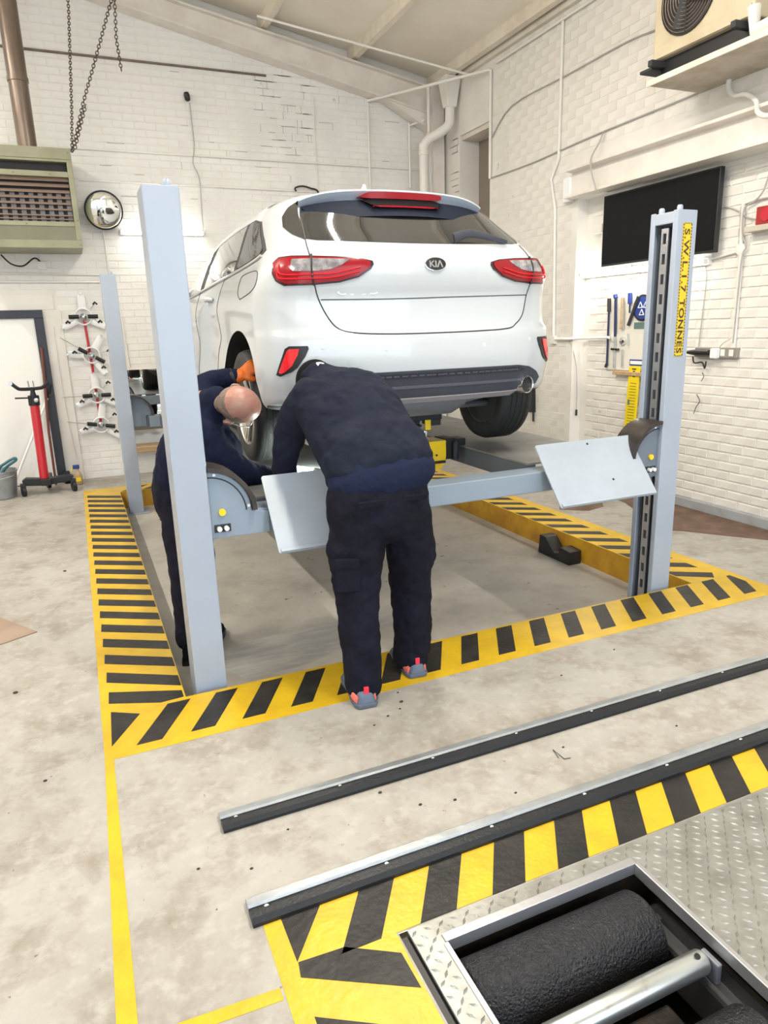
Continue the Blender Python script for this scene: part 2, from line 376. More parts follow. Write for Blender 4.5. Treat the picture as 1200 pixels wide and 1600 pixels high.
# ---- walls -------------------------------------------------------
b = MB()
b.box(4.63, 4.95, 5.87, 7.46, 0, 4.75); b.box(4.63, 4.95, 8.15, 8.7, 0, 4.75); b.box(4.63, 4.95, 7.46, 8.15, 3.81, 4.75)
b.box(4.63, 4.95, -2.6, 5.87, 2.735, 4.75); b.box(4.757, 4.95, -2.6, 5.87, 0, 2.735)
wall_right = struct(b.build('wall_right', 'wallpaint'))
wall_back = struct(MB().box(-5.2, 4.95, 8.7, 8.9, 0, 6.6).build('wall_back', 'wallpaint'))
struct(MB().box(-5.4, -5.2, -2.6, 8.9, 0, 6.6).build('wall_left', 'wallpaint'))
b = MB(); b.box(-5.4, -3.6, -2.8, -2.6, 0, 6.6); b.box(4.2, 4.95, -2.8, -2.6, 0, 6.6); b.box(-3.6, 4.2, -2.8, -2.6, 4.1, 6.6)
struct(b.build('wall_front', 'wallpaint'))
# grey skirting along the alcove
struct(MB().prism([(-2.6, 0), (5.86, 0), (5.86, .078), (-2.6, .078)], 'x', 4.732, 4.757).build('baseboard_right', 'baseboard', bevel=.004))

# ---- bricks ------------------------------------------------------
CAMW = cam_o.matrix_world.inverted()
def in_view(p):
    q = CAMW @ Vector(p)
    if q.z > -.1: return None
    f = 1090 / -q.z
    x, y = 600 + q.x * f, 800 - q.y * f
    return f * f if -15 < x < 1215 and -15 < y < 1615 else None
def brick_unit(L, H, axis, d=.007):
    """chamfered brick face standing 7 mm proud of the wall, centred on its origin"""
    c = min(.005, d * 1.2)
    o = [(-L / 2, -H / 2), (L / 2, -H / 2), (L / 2, H / 2), (-L / 2, H / 2)]; i = [(-L / 2 + c, -H / 2 + c), (L / 2 - c, -H / 2 + c), (L / 2 - c, H / 2 - c), (-L / 2 + c, H / 2 - c)]
    if axis == 'x': V = [(.004, u, v) for u, v in o] + [(-d, u, v) for u, v in i]
    else: V = [(u, .004, v) for u, v in o] + [(u, -d, v) for u, v in i]
    return V, [(3, 2, 1, 0), (4, 5, 6, 7), (0, 1, 5, 4), (1, 2, 6, 5), (2, 3, 7, 6), (3, 0, 4, 7)]
def brickwork(wall, axis, at, u0, u1, z0, z1, m, keep=lambda u, z: True, L=.225, H=.075, j=.010, d=.007):
    V, F = brick_unit(L - j, H - j, axis, d)
    proto = MB().add(V, F).build('brick', m, wall); me = proto.data
    cells = []
    for r in range(int((z1 - z0) / H)):
        z = z0 + (r + .5) * H; u = u0 + (L / 2 if r % 2 == 0 else L)
        while u + L / 2 <= u1 + 1e-6:
            if keep(u, z):
                p = (at, u, z) if axis == 'x' else (u, at, z); s = in_view(p)
                cells.append((s or 0, p))
            u += L
    cells.sort(reverse=True)
    first = True; rest = MB()
    for n, (s, p) in enumerate(cells):
        if n < 300 and s > 0:
            o = proto if first else bpy.data.objects.new('brick', me)
            if not first: COL.objects.link(o); par(o, wall)
            first = False; o.location = (p[0] + random.uniform(-.0015, .0015) * (axis == 'x'), p[1] + random.uniform(-.0015, .0015) * (axis == 'y'), p[2])
        else: rest.add([(a + p[0], c + p[1], d + p[2]) for a, c, d in V], F)
    if rest.v: tag(rest.build('brick_courses', m, wall), kind='stuff')
brickwork(wall_right, 'x', 4.757, 1.40, 5.87, .08, 2.735, 'brick')
def keepA(u, z): return (u > 5.98 and u < 7.36) or (z > 3.12 and 1.4 < u < 7.36)
wa = struct(MB().box(4.6295, 4.64, 5.876, 7.454, .004, 4.5).build('wall_pier', 'wallpaint', wall_right))
brickwork(wa, 'x', 4.629, 1.45, 7.46, .0, 4.5, 'brick', keepA, j=.005, d=.0020)
zr = lambda x: 5.02 - .2055 * x
brickwork(wall_back, 'y', 8.7, -3.35, 4.42, .0, 5.4, 'brick_cool', lambda u, z: z < zr(u) + .05 and not (-1.62 < u < -.05 and z < 2.1) and not (.55 < u < 3.5 and .26 < z < 1.26), j=.007, d=.003)

def open_joints(wall, axis, at, u0, u1, z0, z1, n, H=.075, L=.225, off=.0035):
    mb = MB()
    for _ in range(n):
        u = random.uniform(u0, u1); z = z0 + H * round((random.uniform(z0, z1) - z0) / H)
        l = random.uniform(.05, .2)
        if random.random() < .25: bx = (u - .003, u + .003, z, z + H)
        else: bx = (u, u + l, z - .0035, z + .0025)
        if axis == 'y': mb.box(bx[0], bx[1], at - off, at + .002, bx[2], bx[3])
        else: mb.box(at - off, at + .002, bx[0], bx[1], bx[2], bx[3])
    tag(mb.build('open_mortar_joints', 'jointdark', wall), kind='stuff')
open_joints(wall_back, 'y', 8.7, 2.25, 2.95, 3.6, 4.42, 46)
open_joints(wall_back, 'y', 8.7, .3, 4.0, 2.7, 4.4, 26)
open_joints(wall_right, 'x', 4.63, 8.16, 8.22, 2.9, 3.8, 16)
# far opening in the right wall with a dull brown panel
d1 = struct(MB().box(4.90, 4.948, 7.46, 8.15, 0, 3.81).build('door_1', 'panelbrown'))
struct(MB().box(4.66, 4.90, 7.47, 8.14, 3.76, 3.81).build('door_frame', 'cream', d1))

# steel lintel over the alcove
struct(MB().prism([(4.63, 2.735), (4.50, 2.735), (4.50, 2.755), (4.60, 2.765), (4.60, 2.965), (4.52, 2.975), (4.52, 3.0), (4.63, 3.0)], 'y', 2.6, 5.93).build('trim_1', 'rafter', bevel=.004))

# ---- roof --------------------------------------------------------
RZ = lambda x: 5.37 - .178 * x
ceiling = struct(MB().prism([(-5.4, RZ(-5.4) + .03), (4.95, RZ(4.95) + .03), (4.95, RZ(4.95) + .14), (-5.4, RZ(-5.4) + .14)], 'y', -2.8, 8.9).build('ceiling', 'ceil'))
px = [4.62 - 1.07 * k for k in range(10)]
for i in range(9):
    for j in range(5):
        a, c = px[i] - .004, px[i + 1] + .004; ya, yb_ = 8.69 - 2.28 * j - .004, 8.69 - 2.28 * (j + 1) + .004
        struct(MB().prism([(c, RZ(c)), (a, RZ(a)), (a, RZ(a) + .03), (c, RZ(c) + .03)], 'y', yb_, ya).build('roof_sheet', 'ceil', ceiling))
for x in [4.50, 3.45, 2.39, 1.33, .27, -.8, -1.9, -3.0, -4.1]:
    z = RZ(x); struct(MB().prism([(x - .03, z - .12), (x + .03, z - .13), (x + .03, z - .10), (x - .005, z - .09), (x - .005, z + .01), (x - .03, z + .01)], 'y', -2.6, 8.69).build('purlin', 'purlin', ceiling))
zb = lambda x: 5.03 - .2055 * x
zt = lambda x: 5.22 - .178 * x
raf = struct(MB().prism([(-5.2, zb(-5.2)), (4.60, zb(4.60)), (4.60, zb(4.60) + .02), (-5.2, zb(-5.2) + .02)], 'y', 8.50, 8.70).build('trim_2', 'rafter'))
struct(MB().prism([(-5.2, zb(-5.2) + .02), (4.60, zb(4.60) + .02), (4.60, zt(4.6) - .02), (-5.2, zt(-5.2) - .02)], 'y', 8.56, 8.68).build('web', 'rafter', raf))
struct(MB().prism([(-5.2, zt(-5.2) - .02), (4.60, zt(4.6) - .02), (4.60, zt(4.6)), (-5.2, zt(-5.2))], 'y', 8.50, 8.70).build('flange', 'rafter', raf))
struct(MB().prism([(3.85, zb(3.85)), (4.44, zb(4.44) - .17), (4.44, zb(4.44))], 'y', 8.53, 8.68).build('haunch', 'rafter', raf))
struct(MB().box(4.44, 4.60, 8.48, 8.70, 0, 4.46).build('trim_3', 'rafter', bevel=.006))
# eaves strip on the right wall
struct(MB().box(4.575, 4.63, -2.5, 8.48, 4.40, 4.54).build('trim_4', 'cream', bevel=.005))

# ================================================================== FOUR-POST LIFT
def post(x0, x1, y0, y1, s, label):
    """C-section lift post, open toward s (+1 = +x)"""
    o, i = (x0, x1) if s > 0 else (x1, x0)           # outer web side, inner open side
    t = .009; lip = .036; q = lambda a: o + s * a; w = abs(x1 - x0)
    P = [(q(0), y0), (q(w), y0), (q(w), y0 + lip), (q(w - t), y0 + lip), (q(w - t), y0 + t), (q(t), y0 + t), (q(t), y1 - t), (q(w - t), y1 - t),
         (q(w - t), y1 - lip), (q(w), y1 - lip), (q(w), y1), (q(0), y1)]
    th = thing('lift_post', label, 'lift post', ((x0 + x1) / 2, (y0 + y1) / 2, BD), 'posts of the four-post car lift')
    MB().prism(P, 'z', BD + .012, 2.165).build('column', 'lift', th, bevel=.006)
    ym = (y0 + y1) / 2
    b = MB(); xa, xb = sorted((q(t + .001), q(t + .006))); b.box(xa, xb, y0 + .012, y1 - .012, BD + .012, 2.12)
    b.build('channel_back', 'channel', th)
    xa, xb = sorted((q(w - .060), q(w - .030)))
    for a, c in ((y0 + .038, y0 + .043), (y1 - .043, y1 - .038)): MB().box(xa, xb, a, c, BD + .02, 2.10).build('channel_lip', 'channel', th)
    # slotted locking strip
    xa, xb = sorted((q(w - .022), q(w - .014))); b = MB()
    b.box(xa, xb, ym - .026, ym - .012, BD + .02, 2.08); b.box(xa, xb, ym + .012, ym + .026, BD + .02, 2.08)
    n = 21
    for k in range(n + 1):
        z = BD + .02 + (2.08 - BD - .02) * k / n; b.box(xa, xb, ym - .0125, ym + .0125, max(BD + .02, z - .026), min(2.08, z + .026))
    b.build('locking_strip', 'alu', th)
    b = MB(); xa, xb = sorted((q(0), q(w))); b.box(xa + .002, xb - .003, y0 + .0095, y1 - .0095, 2.10, 2.160); b.build('top_plate', 'lift', th, bevel=.004)
    for yy in (y0 + .03, y1 - .04): MB().lathe([(.016, 0), (.016, .02), (.011, .028)], ((x0 + x1) / 2 + s * .03, yy, 2.164), n=12).build('top_bolt', 'lift', th, True)
    MB().box(x0 - .06, x1 + .06, y0 - .03 if y0 > 4 else y0 - .012, y1 + .05, BD, BD + .014).build('base_plate', 'lift', th, bevel=.003)
    return th
post(.325, .468, 3.05, 3.235, 1, 'pale grey lift post nearest the camera with a plain blank front face')
pr = post(3.070, 3.210, 3.05, 3.25, -1, 'pale grey lift post with the yellow weight-limit sticker')
post(.328, .468, 7.40, 7.585, 1, 'pale grey lift post at the far left beside the wheel clamps')
post(3.070, 3.210, 7.40, 7.585, -1, 'pale grey lift post hidden behind the raised white car')
# sticker
st = MB().box(3.113, 3.173, 3.0475, 3.0505, 1.392, 2.098).build('weight_sticker', 'sticker', pr)
for k in range(44):
    z = 1.40 + k * .0160
    for xx in (3.1155, 3.1705): MB().obox((xx, 3.0468, z), (1, 0, .0), (0, 1, 0), (0, 0, 1), .0028, .0006, .0046).build('border_dash', 'ink', st) if k % 1 == 0 else None
for k in range(4):
    for zz in (1.395, 2.095): MB().box(3.121 + k * .0135, 3.129 + k * .0135, 3.0462, 3.0475, zz - .002, zz + .002).build('border_dash', 'ink', st)
text_mesh('lettering', 'S.W.L.1.7', 'ink', st, (3.1255, 3.0466, 2.070), (0, 0, -1), (1, 0, 0), .050, .0005, sx=1.52, spacing=1.12, bold=.0009)
text_mesh('lettering', 'TONNES', 'ink', st, (3.1255, 3.0466, 1.702), (0, 0, -1), (1, 0, 0), .050, .0005, sx=1.42, spacing=1.08, bold=.0012)

# crossheads
def carriage(xp, d, yf, dy, parent):
    """curved carriage end: xp = inner face of the post, d = +1 when it reaches toward +x; yf = outer (visible) face, dy = +1 body behind it"""
    P = [(0, .70), (.265, .70), (.265, .802), (.187, .812)] + [(.187 * math.cos(t), .812 + .195 * math.sin(t)) for t in [math.pi / 2 * k / 10 for k in range(1, 11)]]
    P = [(xp + d * a, c) for a, c in P]
    ya, yb = sorted((yf, yf + dy * .014))
    pl = MB().prism(P, 'y', ya, yb).build('carriage_plate', 'liftdark' if d < 0 else 'liftbeam', parent, bevel=.003)
    A = [math.radians(2 + 88 * k / 12) for k in range(13)]
    ring = [(xp + d * .190 * math.cos(t), .812 + .198 * math.sin(t)) for t in A] + [(xp + d * .208 * math.cos(t), .812 + .218 * math.sin(t)) for t in A[::-1]]
    ya, yb = sorted((yf - dy * .03, yf + dy * .15)); MB().prism(ring, 'y', ya, yb).build('curved_guard', 'guard', pl, True, ang=35)
    ring = [(xp + d * .160 * math.cos(t), .812 + .168 * math.sin(t)) for t in A] + [(xp + d * .166 * math.cos(t), .812 + .174 * math.sin(t)) for t in A[::-1]]
    ya, yb = sorted((yf - dy * .002, yf)); MB().prism(ring, 'y', ya, yb).build('guard_seam', 'black', pl)
    MB().lathe([(.016, 0), (.016, .012), (.010, .014)], (xp + d * .052, yf - dy * .013, .822), (0, dy, 0), 14).build('yellow_pin', 'jackyellow', pl, True)
    ya, yb = sorted((yf - dy * .006, yf)); MB().box(min(xp + d * .012, xp + d * .085), max(xp + d * .012, xp + d * .085), ya, yb, .730, .765).build('roller_slot', 'black', pl)
    for a in (.032, .064): MB().lathe([(.011, 0), (.011, .02), (.006, .024)], (xp + d * a, yf - dy * .025, .748), (0, dy, 0), 12).build('roller_pin', 'signwhite', pl, True)
    for t in (8, 80):
        t = math.radians(t); MB().lathe([(.007, 0), (.007, .006)], (xp + d * .176 * math.cos(t), yf - dy * .006, .812 + .184 * math.sin(t)), (0, dy, 0), 10).build('guard_bolt', 'signwhite', pl, True)
    return pl
def crosshead(y0, y1, face, dy, label):
    th = thing('lift_crosshead', label, 'lift beam', (1.74, (y0 + y1) / 2, .70), 'crossheads of the car lift')
    MB().box(.62, 2.90, y0, y1, .70, .812).build('beam', 'liftbeam', th, bevel=.006)
    for xe in ((.60, .62), (2.90, 2.92)): MB().box(xe[0], xe[1], y0 + .004, y1 - .004, .704, .808).build('beam_end', 'channel', th)
    carriage(.470, 1, face, dy, th); carriage(3.066, -1, face, dy, th)
    return th
crosshead(3.09, 3.23, 3.075, 1, 'grey blue crossbeam of the lift behind the man in orange-heeled shoes')
crosshead(7.38, 7.52, 7.535, -1, 'grey crossbeam of the lift at the far end near the back wall')

def runway(x0, x1, label):
    th = thing('lift_runway', label, 'runway', ((x0 + x1) / 2, 5.3, .72), 'runways of the car lift')
    MB().box(x0, x1, 3.24, 7.374, .822, .834).build('deck', 'runway', th, bevel=.002)
    for a, c in ((x0, x0 + .06), (x1 - .06, x1)): MB().box(a, c, 3.24, 7.37, .715, .822).build('side_rail', 'channel', th, bevel=.003)
    for a in (4.6, 6.0): MB().box(x0 + .06, x1 - .06, a, a + .06, .74, .822).build('cross_rib', 'channel', th)
    MB().box(x0 + .02, x1 - .02, 3.236, 3.242, .72, .80).build('end_plate', 'liftdark', th)
    return th
runway(.72, 1.40, 'dark steel runway of the lift under the left wheels of the car')
runway(2.27, 2.93, 'dark steel runway of the lift under the right wheels of the car')

def flap(x0, x1, top, bot, label, screws):
    th = thing('ramp_flap', label, 'flap', ((x0 + x1) / 2, (top[0] + bot[0]) / 2, bot[1]), 'end flaps of the lift runways')
    n = Vector((0, -(top[1] - bot[1]), (top[0] - bot[0]))).normalized()
    T, B_ = Vector((0, *top)), Vector((0, *bot)); e = (T - B_).normalized(); t = .008
    r = .012
    P = []
    L = (T - B_).length
    for (u, v, a0) in ((x1 - r, L - r, 0), (x0 + r, L - r, 90), (x0 + r, r, 180), (x1 - r, r, 270)):
        for k in range(4):
            a = math.radians(a0 + 30 * k); P.append((u + r * math.cos(a), v + r * math.sin(a)))
    V = [Vector((u, 0, 0)) + B_ + e * v + n * (t / 2) for u, v in P] + [Vector((u, 0, 0)) + B_ + e * v - n * (t / 2) for u, v in P]
    k = len(P); F = [tuple(range(k)), tuple(range(2 * k - 1, k - 1, -1))] + [(i, (i + 1) % k, (i + 1) % k + k, i + k) for i in range(k)]
    MB().add(V, F).build('plate', 'flap', th)
    c = (Vector(((x0 + x1) / 2, 0, 0)) + B_ + e * .012 + n * .009); MB().obox(c, (1, 0, 0), e, n, (x1 - x0) / 2 - .01, .009, .005).build('folded_lip', 'flap', th, bevel=.002)
    for u, v in screws: MB().lathe([(.007, 0), (.007, .003), (.004, .005)], Vector((x0 + u * (x1 - x0), 0, 0)) + B_ + e * v * L + n * .003, n, 8).build('screw', 'black', th)
    for u in (.2, .8):
        c = Vector((x0 + u * (x1 - x0), 0, 0)) + B_ + e * .60 * L - n * .02
        MB().tube([c, Vector((c.x, 3.10, .815))], .009, 8).build('hinge_arm', 'steel', th)
    return th
flap(.727, 1.385, (3.15, .947), (2.905, .640), 'light grey tilted end flap half hidden by the standing man', [(.6, .62), (.66, .28)])
flap(2.252, 2.912, (3.15, .948), (2.90, .648), 'light grey tilted end flap hanging beside the stickered post', [(.52, .93), (.62, .32)])

# yellow jacking beam between the runways
th = thing('jacking_beam', 'yellow and black jacking beam between the runways under the car', 'jack', (1.8, 4.02, .70))
MB().prism([(1.50, .722), (2.12, .722), (2.134, .78), (2.134, .886), (1.50, .886)], 'y', 3.94, 4.12).build('yellow_case', 'jackyellow', th, bevel=.006)
MB().box(1.51, 2.124, 3.932, 4.12, .740, .757).build('black_stripe', 'black', th)
MB().box(1.54, 2.11, 3.95, 4.11, .700, .722).build('lower_lip', 'jackyellow', th, bevel=.004)
MB().box(1.955, 2.005, 3.934, 3.94, .772, .823).build('white_label', 'signwhite', th)
MB().lathe([(.007, 0), (.007, .004)], (2.06, 3.936, .795), (0, -1, 0), 10).build('case_bolt', 'black', th)
MB().loft([[(x + sx * w, y + sy * w2, z) for sx, sy in ((-1, -1), (1, -1), (1, 1), (-1, 1))] for x, y, z, w, w2 in
           [(1.80, 4.03, .886, .15, .07)] + [(1.80, 4.03, .900 + .013 * k, .172 if k % 2 else .155, .08 if k % 2 else .068) for k in range(9)] + [(1.80, 4.03, 1.022, .16, .072)]]).build('bellows', 'jackblack', th, bevel=.004)
MB().box(1.48, 2.11, 3.95, 4.10, 1.022, 1.085).build('lifting_bar', 'jackblack', th, bevel=.006)
MB().box(2.035, 2.105, 3.96, 4.09, .985, 1.022).build('sliding_head', 'black', th)
MB().box(1.985, 2.023, 3.935, 3.95, .963, 1.028).build('yellow_lug', 'jackyellow', th, bevel=.004)
MB().lathe([(.011, 0), (.011, .05), (.016, .051), (.016, .07)], (2.0, 3.97, .886), n=12).build('valve_pin', 'chrome', th, True)
MB().box(2.134, 2.215, 3.96, 4.11, .755, .890).build('hanger', 'black', th, bevel=.006)
MB().lathe([(.020, 0), (.020, .11), (.013, .12)], (2.205, 3.945, .755), n=14).build('roller', 'jackblack', th, True)
MB().box(2.215, 2.30, 3.98, 4.10, .836, .880).build('hook', 'black', th, bevel=.004)
MB().box(1.39, 1.50, 3.96, 4.11, .836, .880).build('hook', 'black', th, bevel=.006)
MB().box(1.60, 1.66, 3.97, 4.09, 1.085, 1.09).build('lift_pad', 'signwhite', th, bevel=.001)

# wheel chock lying in the bay
tag(MB().prism([(4.42, BD), (4.405, BD + .15), (4.335, BD + .15), (4.22, BD + .05), (4.16, BD + .06), (4.15, BD + .115), (4.03, BD + .105), (4.03, BD)], 'x', 3.22, 3.335).build('wheel_chock', 'black', bevel=.006),
    'black rubber wheel chock lying against the yellow kerb in the bay', 'chock')

# ================================================================== CAR
XC = 1.74
HWT = [(1.05, .78), (1.12, .86), (1.22, .905), (1.32, .915), (1.45, .905), (1.6, .895), (1.75, .89), (1.84, .873), (1.92, .838), (2.02, .787), (2.12, .737), (2.2, .695), (2.26, .645), (2.30, .58), (2.335, .46), (2.355, .25)]
YRT = [(1.05, 4.30), (1.14, 3.95), (1.19, 3.52), (1.215, 3.39), (1.30, 3.34), (1.42, 3.305), (1.52, 3.30), (1.575, 3.31), (1.60, 3.335), (1.7, 3.35), (1.76, 3.345), (1.80, 3.33), (1.88, 3.315), (1.95, 3.335), (2.01, 3.395), (2.06, 3.46), (2.16, 3.60), (2.24, 3.70), (2.28, 3.75), (2.31, 3.82), (2.335, 4.0), (2.355, 4.6)]
YFT = [(1.05, 7.35), (1.15, 7.56), (1.3, 7.615), (1.5, 7.6), (1.62, 7.52), (1.70, 7.35), (1.76, 7.1), (1.84, 6.75), (1.92, 6.55), (2.02, 6.32), (2.12, 6.06), (2.2, 5.82), (2.26, 5.62), (2.30, 5.42), (2.335, 5.2), (2.355, 4.9)]
def hermite(tab, z):
    if z <= tab[0][0]: return tab[0][1]
    if z >= tab[-1][0]: return tab[-1][1]
    for i in range(len(tab) - 1):
        if tab[i][0] <= z <= tab[i + 1][0]:
            z0, v0 = tab[i]; z1, v1 = tab[i + 1]; t = (z - z0) / (z1 - z0); m = (v1 - v0) / (z1 - z0)
            ma = m if i == 0 else (v1 - tab[i - 1][1]) / (z1 - tab[i - 1][0])
            mb = m if i + 2 >= len(tab) else (tab[i + 2][1] - v0) / (tab[i + 2][0] - z0)
            if i > 0 and m * (v0 - tab[i - 1][1]) <= 0: ma = 0
            if i + 2 < len(tab) and m * (tab[i + 2][1] - v1) <= 0: mb = 0
            h = z1 - z0
            return (2 * t ** 3 - 3 * t * t + 1) * v0 + (t ** 3 - 2 * t * t + t) * h * ma + (-2 * t ** 3 + 3 * t * t) * v1 + (t ** 3 - t * t) * h * mb
def crv(p, t):
    n = len(p) - 1; t = max(0, min(n - 1e-9, t)); i = int(t); f = t - i
    a = p[max(0, i - 1)]; b = p[i]; c = p[i + 1]; d = p[min(n, i + 2)]
    return tuple(.5 * (2 * b[k] + (c[k] - a[k]) * f + (2 * a[k] - 5 * b[k] + 4 * c[k] - d[k]) * f * f + (3 * b[k] - a[k] - 3 * c[k] + d[k]) * f ** 3) for k in (0, 1))
_slice = {}
def skin(u, z):
    """a point of the car's skin: u = 0 middle of the tail, +-10 middle of the nose (negative = left side)"""
    s = 1 if u >= 0 else -1; u = abs(u); key = round(z, 5)
    if key not in _slice:
        h = hermite(HWT, z); r = hermite(YRT, z); f = hermite(YFT, z); k = min(1, (f - r) / 4.2)
        _slice[key] = [(0, r), (.28 * h, r + .006), (.54 * h, r + .028), (.77 * h, r + .085), (.90 * h, r + .17), (.955 * h, r + .29), (.975 * h, r + .45), (h, r + 1.2 * k),
                       (h, r + 2.6 * k), (.97 * h, f - .75 * k), (.86 * h, f - .28 * k), (.55 * h, f - .08 * k), (0, f)]
    x, y = crv(_slice[key], u * 1.2); return Vector((XC + s * x, y, z))
def skin_n(u, z):
    e = .01; n = (skin(u + e, z) - skin(u - e, z)).cross(skin(u, min(2.354, z + e)) - skin(u, z - e))
    n.normalize(); c = skin(u, z) - Vector((XC, 5.3, 1.6))
    return n if n.dot(c) > 0 else -n
car = thing('car', 'white hatchback raised on the lift seen from behind', 'car', (XC, 5.4, .84))
def car_body():
    mb = MB(); zs = [1.05 + 1.305 * k / 74 for k in range(75)]; us = [-10 + 20 * k / 150 for k in range(150)]
    mb.loft([[skin(u, z) for u in us] for z in zs])
    o = mb.build('body', ['white', 'archdark', 'under'], car)
    for y in (4.0, 6.68):
        for s in (-1, 1):
            a = XC + s * .50; c = MB().lathe([(.372, 0), (.372, .6)], (a, y, 1.235), (s, 0, 0), 48).build('cut', 'under')
            m = o.modifiers.new('cut', 'BOOLEAN'); m.operation = 'DIFFERENCE'; m.solver = 'EXACT'; m.object = c
    freeze(o)
    for c in [q for q in bpy.data.objects if q.name.startswith('cut')]: bpy.data.objects.remove(c)
    while len(o.data.materials) > 3: o.data.materials.pop()
    for p in o.data.polygons:
        c = p.center; p.use_smooth = True; k = 0
        for y in (4.0, 6.68):
            if math.hypot(c.y - y, c.z - 1.235) < .3725 and abs(c.x - XC) < .93: k = 1
        if p.normal.z < -.6 and c.z < 1.22: k = 2
        p.material_index = k
    o.data.set_sharp_from_angle(angle=math.radians(45))
    return o
body = car_body()

def patch(name, poly, m, parent, off=.004, du=.18, dz=.04, thick=.004, smooth=True):
    """a panel, lens or pane that follows the car's skin: outline in (u, z)"""
    bm = bmesh.new(); vs = [bm.verts.new((u, z, 0)) for u, z in poly]; bm.faces.new(vs)
    us = [p[0] for p in poly]; zs = [p[1] for p in poly]
    def cuts(lo, hi, st, ax):
        n = int((hi - lo) / st)
        for k in range(1, n + 1):
            v = lo + (hi - lo) * k / (n + 1); co = (v, 0, 0) if ax == 0 else (0, v, 0); no = (1, 0, 0) if ax == 0 else (0, 1, 0)
            bmesh.ops.bisect_plane(bm, geom=bm.verts[:] + bm.edges[:] + bm.faces[:], plane_co=co, plane_no=no)
    cuts(min(us), max(us), du, 0); cuts(min(zs), max(zs), dz, 1)
    bmesh.ops.triangulate(bm, faces=[f for f in bm.faces if len(f.verts) > 4])
    bm.verts.ensure_lookup_table()
    top = [skin(v.co.x, v.co.y) + skin_n(v.co.x, v.co.y) * off for v in bm.verts]
    bot = [skin(v.co.x, v.co.y) + skin_n(v.co.x, v.co.y) * (off - thick - .003) for v in bm.verts]
    n = len(top); bm.verts.index_update()
    F = [tuple(v.index for v in f.verts) for f in bm.faces]; rim = []
    for e in bm.edges:
        if len(e.link_faces) == 1:
            l = e.link_loops[0]; a, c = l.vert.index, l.link_loop_next.vert.index; rim.append((c, a, a + n, c + n))
    G = F + [tuple(i + n for i in reversed(f)) for f in F] + rim
    bm.free()
    return MB().add(top + bot, G).build(name, m, parent, smooth, ang=50)
def seamline(name, uz, m='seam', r=.0032, parent=body, off=.0005, k=8):
    P = smooth_path([(u, z, 0) for u, z in uz], k); return MB().tube([skin(p.x, p.y) + skin_n(p.x, p.y) * off for p in P], r, 6).build(name, m, parent, True, ang=80)
def mir(poly): return [(-u, z) for u, z in reversed(poly)]

# tailgate: seams, rear window, emblem
seamline('tailgate_seam', [(-2.66, 2.16), (-2.571, 2.01), (-2.40, 1.91), (-2.258, 1.824), (-2.0, 1.675), (-1.80, 1.603), (-1.5, 1.578), (-.8, 1.567), (0, 1.565), (.8, 1.567), (1.5, 1.574), (1.80, 1.595), (2.06, 1.65), (2.184, 1.751), (2.30, 1.83), (2.50, 1.94), (2.62, 2.02)])
seamline('tailgate_crease', [(-2.08, 1.741), (-.917, 1.738), (.35, 1.743), (2.184, 1.751)], r=.0026)
glass = patch('rear_window', [(-2.6, 2.035), (-2.3, 2.024), (-1.4, 2.014), (-.44, 2.008), (.44, 2.008), (1.4, 2.014), (2.3, 2.024), (2.62, 2.035), (2.72, 2.13), (2.70, 2.245), (-2.70, 2.245), (-2.68, 2.14)], 'glass', car, .003, .2, .03)
for s in (-1, 1):
    q = [(-2.60, 2.03), (-2.69, 2.14), (-2.84, 2.26), (-3.2, 2.222), (-3.40, 2.17), (-3.36, 2.11), (-3.05, 2.068)]
    patch('quarter_panel_black', q if s < 0 else mir(q), 'glass', car, .004, .2, .03)
# wiper
wp = smooth_path([skin(.60, 2.032) + Vector((0, -.03, .005)), skin(1.0, 2.045) + Vector((0, -.035, .02)), skin(1.6, 2.034) + Vector((0, -.03, .01)), skin(2.0, 2.025) + Vector((0, -.02, .004))], 5)
MB().tube(wp, [(.010, .026 - .001 * k) for k in range(len(wp))], 8).build('rear_wiper', 'trimdark', car, True)
# spoiler over the window: roof skin running out to a lip, undercut band coloured as shaded white, dark lower panel
def edge(t):
    w = .565 if t < 0 else .530
    c = abs(t) ** 5
    return XC + t * w, c
def sheet(name, lines, m, parent, thick=.006, N=32):
    """lines: list of functions t -> point, joined into a thin closed panel"""
    mb = MB(); rings = []
    for k in range(N + 1):
        t = -1 + 2 * k / N; P = [Vector(f(t)) for f in lines]; rings.append(P + [p + Vector((0, thick, -thick * .5)) for p in reversed(P)])
    return mb.loft(rings).build(name, m, parent, True, ang=50)
def lip(t): x, c = edge(t); return (x, 3.700 + .030 * t * t + .03 * c, 2.3125 - .018 * t * t - .040 * c)
def lip2(t): x, c = edge(t); return (x, 3.698 + .030 * t * t + .03 * c, 2.3045 - .018 * t * t - .040 * c)
def bandlow(t): x, c = edge(t * .985); return (x, 3.722 + .032 * t * t + .03 * c, 2.262 - .016 * t * t - .030 * c)
def pan_top(t): x, c = edge(t * .98); return (x, 3.690 + .032 * t * t + .03 * c, 2.258 - .016 * t * t - .030 * c)
def pan_low(t): x, c = edge(t * .93); return (x, 3.588 + .050 * t * t + .08 * c, 2.167 - .030 * t * t + .045 * c)
def pan_in(t): x, c = edge(t * .93); return (x, 3.680 + .050 * t * t + .06 * c, 2.172 - .030 * t * t + .045 * c)
def roof_in(t): x, c = edge(t); return (XC + (x - XC) * .96, 4.02 + .05 * c, 2.338 - .030 * t * t - .075 * c)
def roof_mid(t): x, c = edge(t); a, b_ = Vector(roof_in(t)), Vector(lip(t)); q = (a + b_) / 2; return (q.x, q.y, q.z + .006)
sp = sheet('roof_spoiler', [roof_in, roof_mid, lip, lip2], 'white', car)
sheet('spoiler_band', [lip2, bandlow], 'spoiler', sp)
